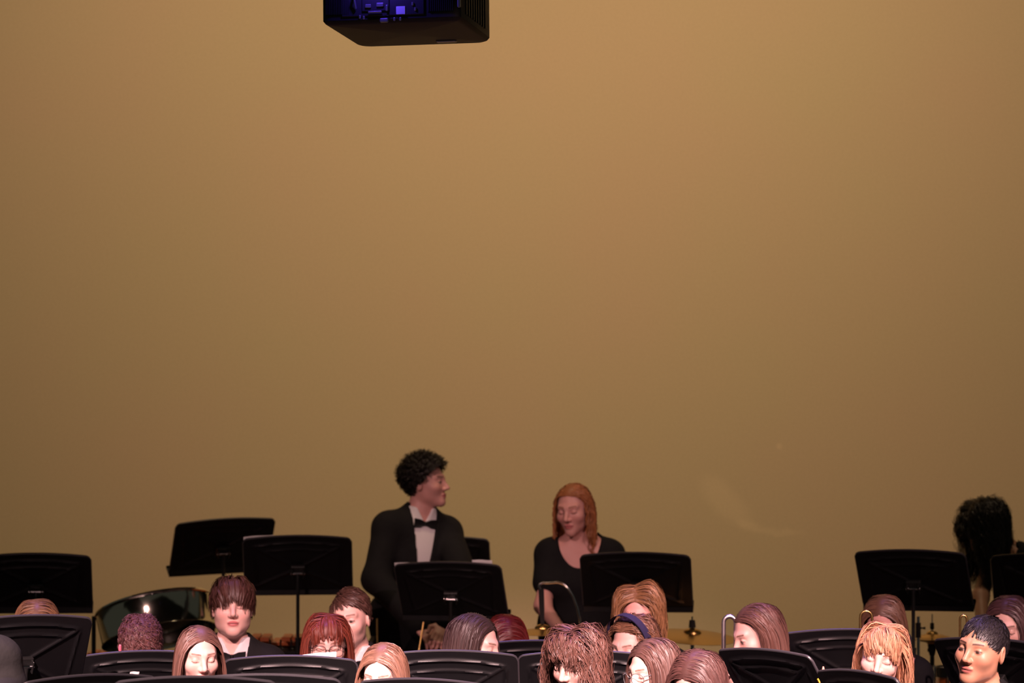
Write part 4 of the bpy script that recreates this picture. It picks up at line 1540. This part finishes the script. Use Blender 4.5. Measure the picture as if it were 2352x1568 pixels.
def arc(x0, x1, ytop, ybot, n=9):
    r = (x1 - x0) / 2
    k = 1.0
    pts = [(x0, ybot), (x0, (ybot + ytop + r) / 2)]
    for t_ in np.linspace(math.pi, 0, n):
        pts.append(((x0 + x1) / 2 + r * math.cos(t_), ytop + r * k - r * k * math.sin(t_)))
    pts += [(x1, (ybot + ytop + r) / 2), (x1, ybot)]
    return pts


def valves(root, b_, px, py, D, n, dx, lab='valve'):
    for k in range(n):
        c_ = P(px + k * dx, py, D) - b_
        MB().tube([c_ + [0, 0, -.14], c_ + [0, 0, -.004], c_], [.0085, .0085, .007], 14).build('valve', M['silver'], root)
        MB().tube([c_, c_ + [0, 0, .012], c_ + [0, 0, .016]], [.003, .006, .0055], 12).build('valve_button', M['silver'], root)


r1, b1 = bow('baritone_horn', 'silver horn tube rising beside the face of the girl in profile', arc(1662, 1690, 1415, 1640), 17.4, .0092, 'silver')
valves(r1, b1, 1672, 1560, 17.38, 3, 14)
cb = P(1676, 1660, 17.45) - b1
MB().tube([cb + [-.025, 0, .03], cb + [-.02, -.02, -.08], cb + [.05, -.05, -.16], cb + [.12, -.05, -.08], cb + [.14, -.03, .04], cb + [.15, 0, .12]], [.0088, .012, .018, .022, .03, .05], 20, cap=False).build('bell', M['silver'], r1)
r2_, b2_ = bow('trumpet', 'gold horn with an arched tube before the face of the centre parted player', arc(1976, 2003, 1403, 1490), 17.68, .0054, 'brass')
valves(r2_, b2_, 1984, 1446, 17.66, 3, 7)
MB().tube([P(1990, 1480, 17.68) - b2_, P(1992, 1500, 17.62) - b2_, P(1994, 1530, 17.5) - b2_, P(1996, 1550, 17.42) - b2_], [.0055, .008, .016, .045], 20, cap=False).build('bell', M['brass'], r2_)
r3_, b3_ = bow('trumpet', 'rose gold horn tube showing left of the black haired boy', arc(2205, 2221, 1413, 1500), 17.6, .005, 'brass')
valves(r3_, b3_, 2208, 1470, 17.6, 3, 7)
MB().tube([P(2212, 1490, 17.6) - b3_, P(2213, 1515, 17.55) - b3_, P(2214, 1540, 17.5) - b3_, P(2216, 1556, 17.35) - b3_], [.0055, .008, .016, .04], 20, cap=False).build('bell', M['brass'], r3_)

# clarinet resting upright between the stands
ct = P(1891, 1530, 15.9)
ct[2] -= FZ
cl = empty('clarinet', (ct[0], ct[1], FZ), 'upright black clarinet with bright keys, left of the strawberry blond girl', 'clarinet')
MB().tube([(0, 0, ct[2] - .62), (0, 0, ct[2] - .60), (0, 0, ct[2] - .52), (0, 0, ct[2] - .07)], [.036, .03, .015, .0135], 18).build('joint_tube', M['tube'], cl)
mp_ = MB().tube([(0, 0, ct[2] - .07), (0, 0, ct[2] - .03), (0, 0, ct[2])], [.012, .009, .003], 14).build('mouthpiece', mat('pink_mouthpiece', (.6, .25, .2), .35), cl)
mp_['label'] = 'pinkish mouthpiece tip'
for z_ in (-.075, -.13, -.3):
    MB().tube([(0, 0, ct[2] + z_ - .005), (0, 0, ct[2] + z_ + .005)], .0155, 16).build('ring', M['chrome'], cl)
for k in range(7):
    z_ = ct[2] - .10 - .045 * k
    MB().box((.006 * (-1) ** k, -.017, z_), (.007, .006, .018), None, .002).build('key', M['chrome'], cl)
MB().tube([(0, 0, ct[2] - .66), (0, 0, ct[2] - .55)], [.012, .012], 12).build('stand_peg', M['tube'], cl)
for k in range(3):
    a_ = math.radians(90 + 120 * k)
    MB().tube([(0, 0, ct[2] - .64), (.03 * math.cos(a_), .03 * math.sin(a_), .2), (.17 * math.cos(a_), .17 * math.sin(a_), .01)], .007, 8).build('stand_leg', M['tube'], cl)

# mallets, pencils
m0, m1 = P(973, 1428, 20.93), P(961, 1500, 20.9)
ml = empty('mallet', tuple(m0), 'thin brass coloured mallet handle below the tuxedoed man\'s hands', 'mallet')
MB().tube([(0, 0, 0), tuple(m1 - m0)], .0042, 10).build('handle', M['brass'], ml)
hd = m1 - m0
MB().tube([hd * .97, hd * 1.0, hd * 1.06, hd * 1.1], [.004, .016, .016, .004], 14).build('mallet_head', M['felt'], ml)
g0, g1 = P(866, 1420, 20.5), P(869, 1490, 20.5)
gr = empty('chime_rod', (g1[0], g1[1], 0), 'slim upright brass rod beside the tuxedoed man\'s trouser leg', 'rod')
MB().tube([(0, 0, .02), (g0[0] - g1[0], 0, g0[2])], .0042, 10).build('rod', M['brass'], gr)
MB().tube([(0, 0, 0), (0, 0, .02)], [.09, .08], 24).build('base', M['tube'], gr)


def pencil(label, a_, b_, color, r=.0036, tip=None):
    a_, b_ = np.asarray(a_), np.asarray(b_)
    o = empty('pencil', tuple(a_), label, 'pencil')
    d = b_ - a_
    MB().tube([d * 0, d * .9], r, 6).build('shaft', color, o)
    MB().tube([d * .9, d], [r, .0006], 6).build('point', M['wood'], o)
    if tip is not None:
        u = d / np.linalg.norm(d)
        MB().tube([u * -.004, u * -.009, -u * .002, u * .014], [.0015, .0042, .0062, .0062], 12).build('eraser', tip, o)
    return o


def on_desk(so, u, v, off=.012):
    o, orig, Rd = so
    return orig + Rd @ np.array([u, off, v])


pencil('pencil whose pink rubber tip shows over the stand, beside the auburn curls', on_desk(S['f2'], -.105, .332, .014), on_desk(S['f2'], -.100, .15, .014), M['orange'], tip=M['rubber'])
pencil('thin yellow rod along the right edge of the strongly turned stand', on_desk(S['f12'], .2535, .21, -.012), on_desk(S['f12'], .2535, .03, -.012), mat('plain_yellow', (.85, .42, .05), .4))  # thin yellow rod laid on the desk's right edge
# ------------------------------------------------------------------ stage lighting
def spot(name, loc, tgt, energy, color, angle, blend=.5, size=.12):
    l = bpy.data.lights.new(name, 'SPOT')
    l.energy = energy; l.color = color
    l.spot_size = math.radians(angle); l.spot_blend = blend; l.shadow_soft_size = size
    o = bpy.data.objects.new(name, l)
    COL.objects.link(o)
    o.location = loc
    o.rotation_euler = (Vector(tgt) - Vector(loc)).to_track_quat('-Z', 'Y').to_euler()
    return o


def area(name, loc, tgt, energy, color, sx, sy):
    l = bpy.data.lights.new(name, 'AREA')
    l.energy = energy; l.color = color; l.shape = 'RECTANGLE'; l.size = sx; l.size_y = sy
    o = bpy.data.objects.new(name, l)
    COL.objects.link(o)
    o.location = loc
    o.rotation_euler = (Vector(tgt) - Vector(loc)).to_track_quat('-Z', 'Y').to_euler()
    return o


# cyclorama lights on the last pipe, washing the back wall
for x, e in ((-2.7, .95), (-.9, .85), (.3, 1.05), (2.6, 1.45)):
    spot('cyclorama_light', (x, 20.0, 7.6), (x, WALLY, 2.3), 405 * e, (1, .70, .435), 82, 1.0, .4)
# pink-white front wash from the house, in two banks
for x in (-2.6, 0.2, 2.8):
    spot('front_light', (x * 1.4, 7.5, 7.3), (x * .6, 14.9, .9), 11000, (1, .64, .62), 17, .4)
    spot('front_light', (x * 1.4, 7.5, 7.3), (x * .6, 17.0, 1.0), 6300, (1, .57, .56), 14.5, .35)
for sg in (-1, 1):
    spot('back_wash', (sg * 5.2, 8.0, 7.3), (sg * .6, 20.8, .9), 2100, (1, .58, .55), 10.5, .5)
# violet top light
for x in (-1.9, 0, 1.9):
    spot('top_light', (x, 17.6, 7.6), (x * .9, 16.3, 1.0), 620, (.42, .26, 1), 34, .6)
# dim even ambient added to brighten reflections in the chrome drum
w = bpy.data.worlds.new('world')
w.use_nodes = True
w.node_tree.nodes['Background'].inputs[0].default_value = (.75, .75, .6, 1)
w.node_tree.nodes['Background'].inputs[1].default_value = .04
SC.world = w
SC.view_settings.view_transform = 'Standard'
SC.view_settings.look = 'None'
SC.view_settings.exposure = 0
SC.view_settings.gamma = 1
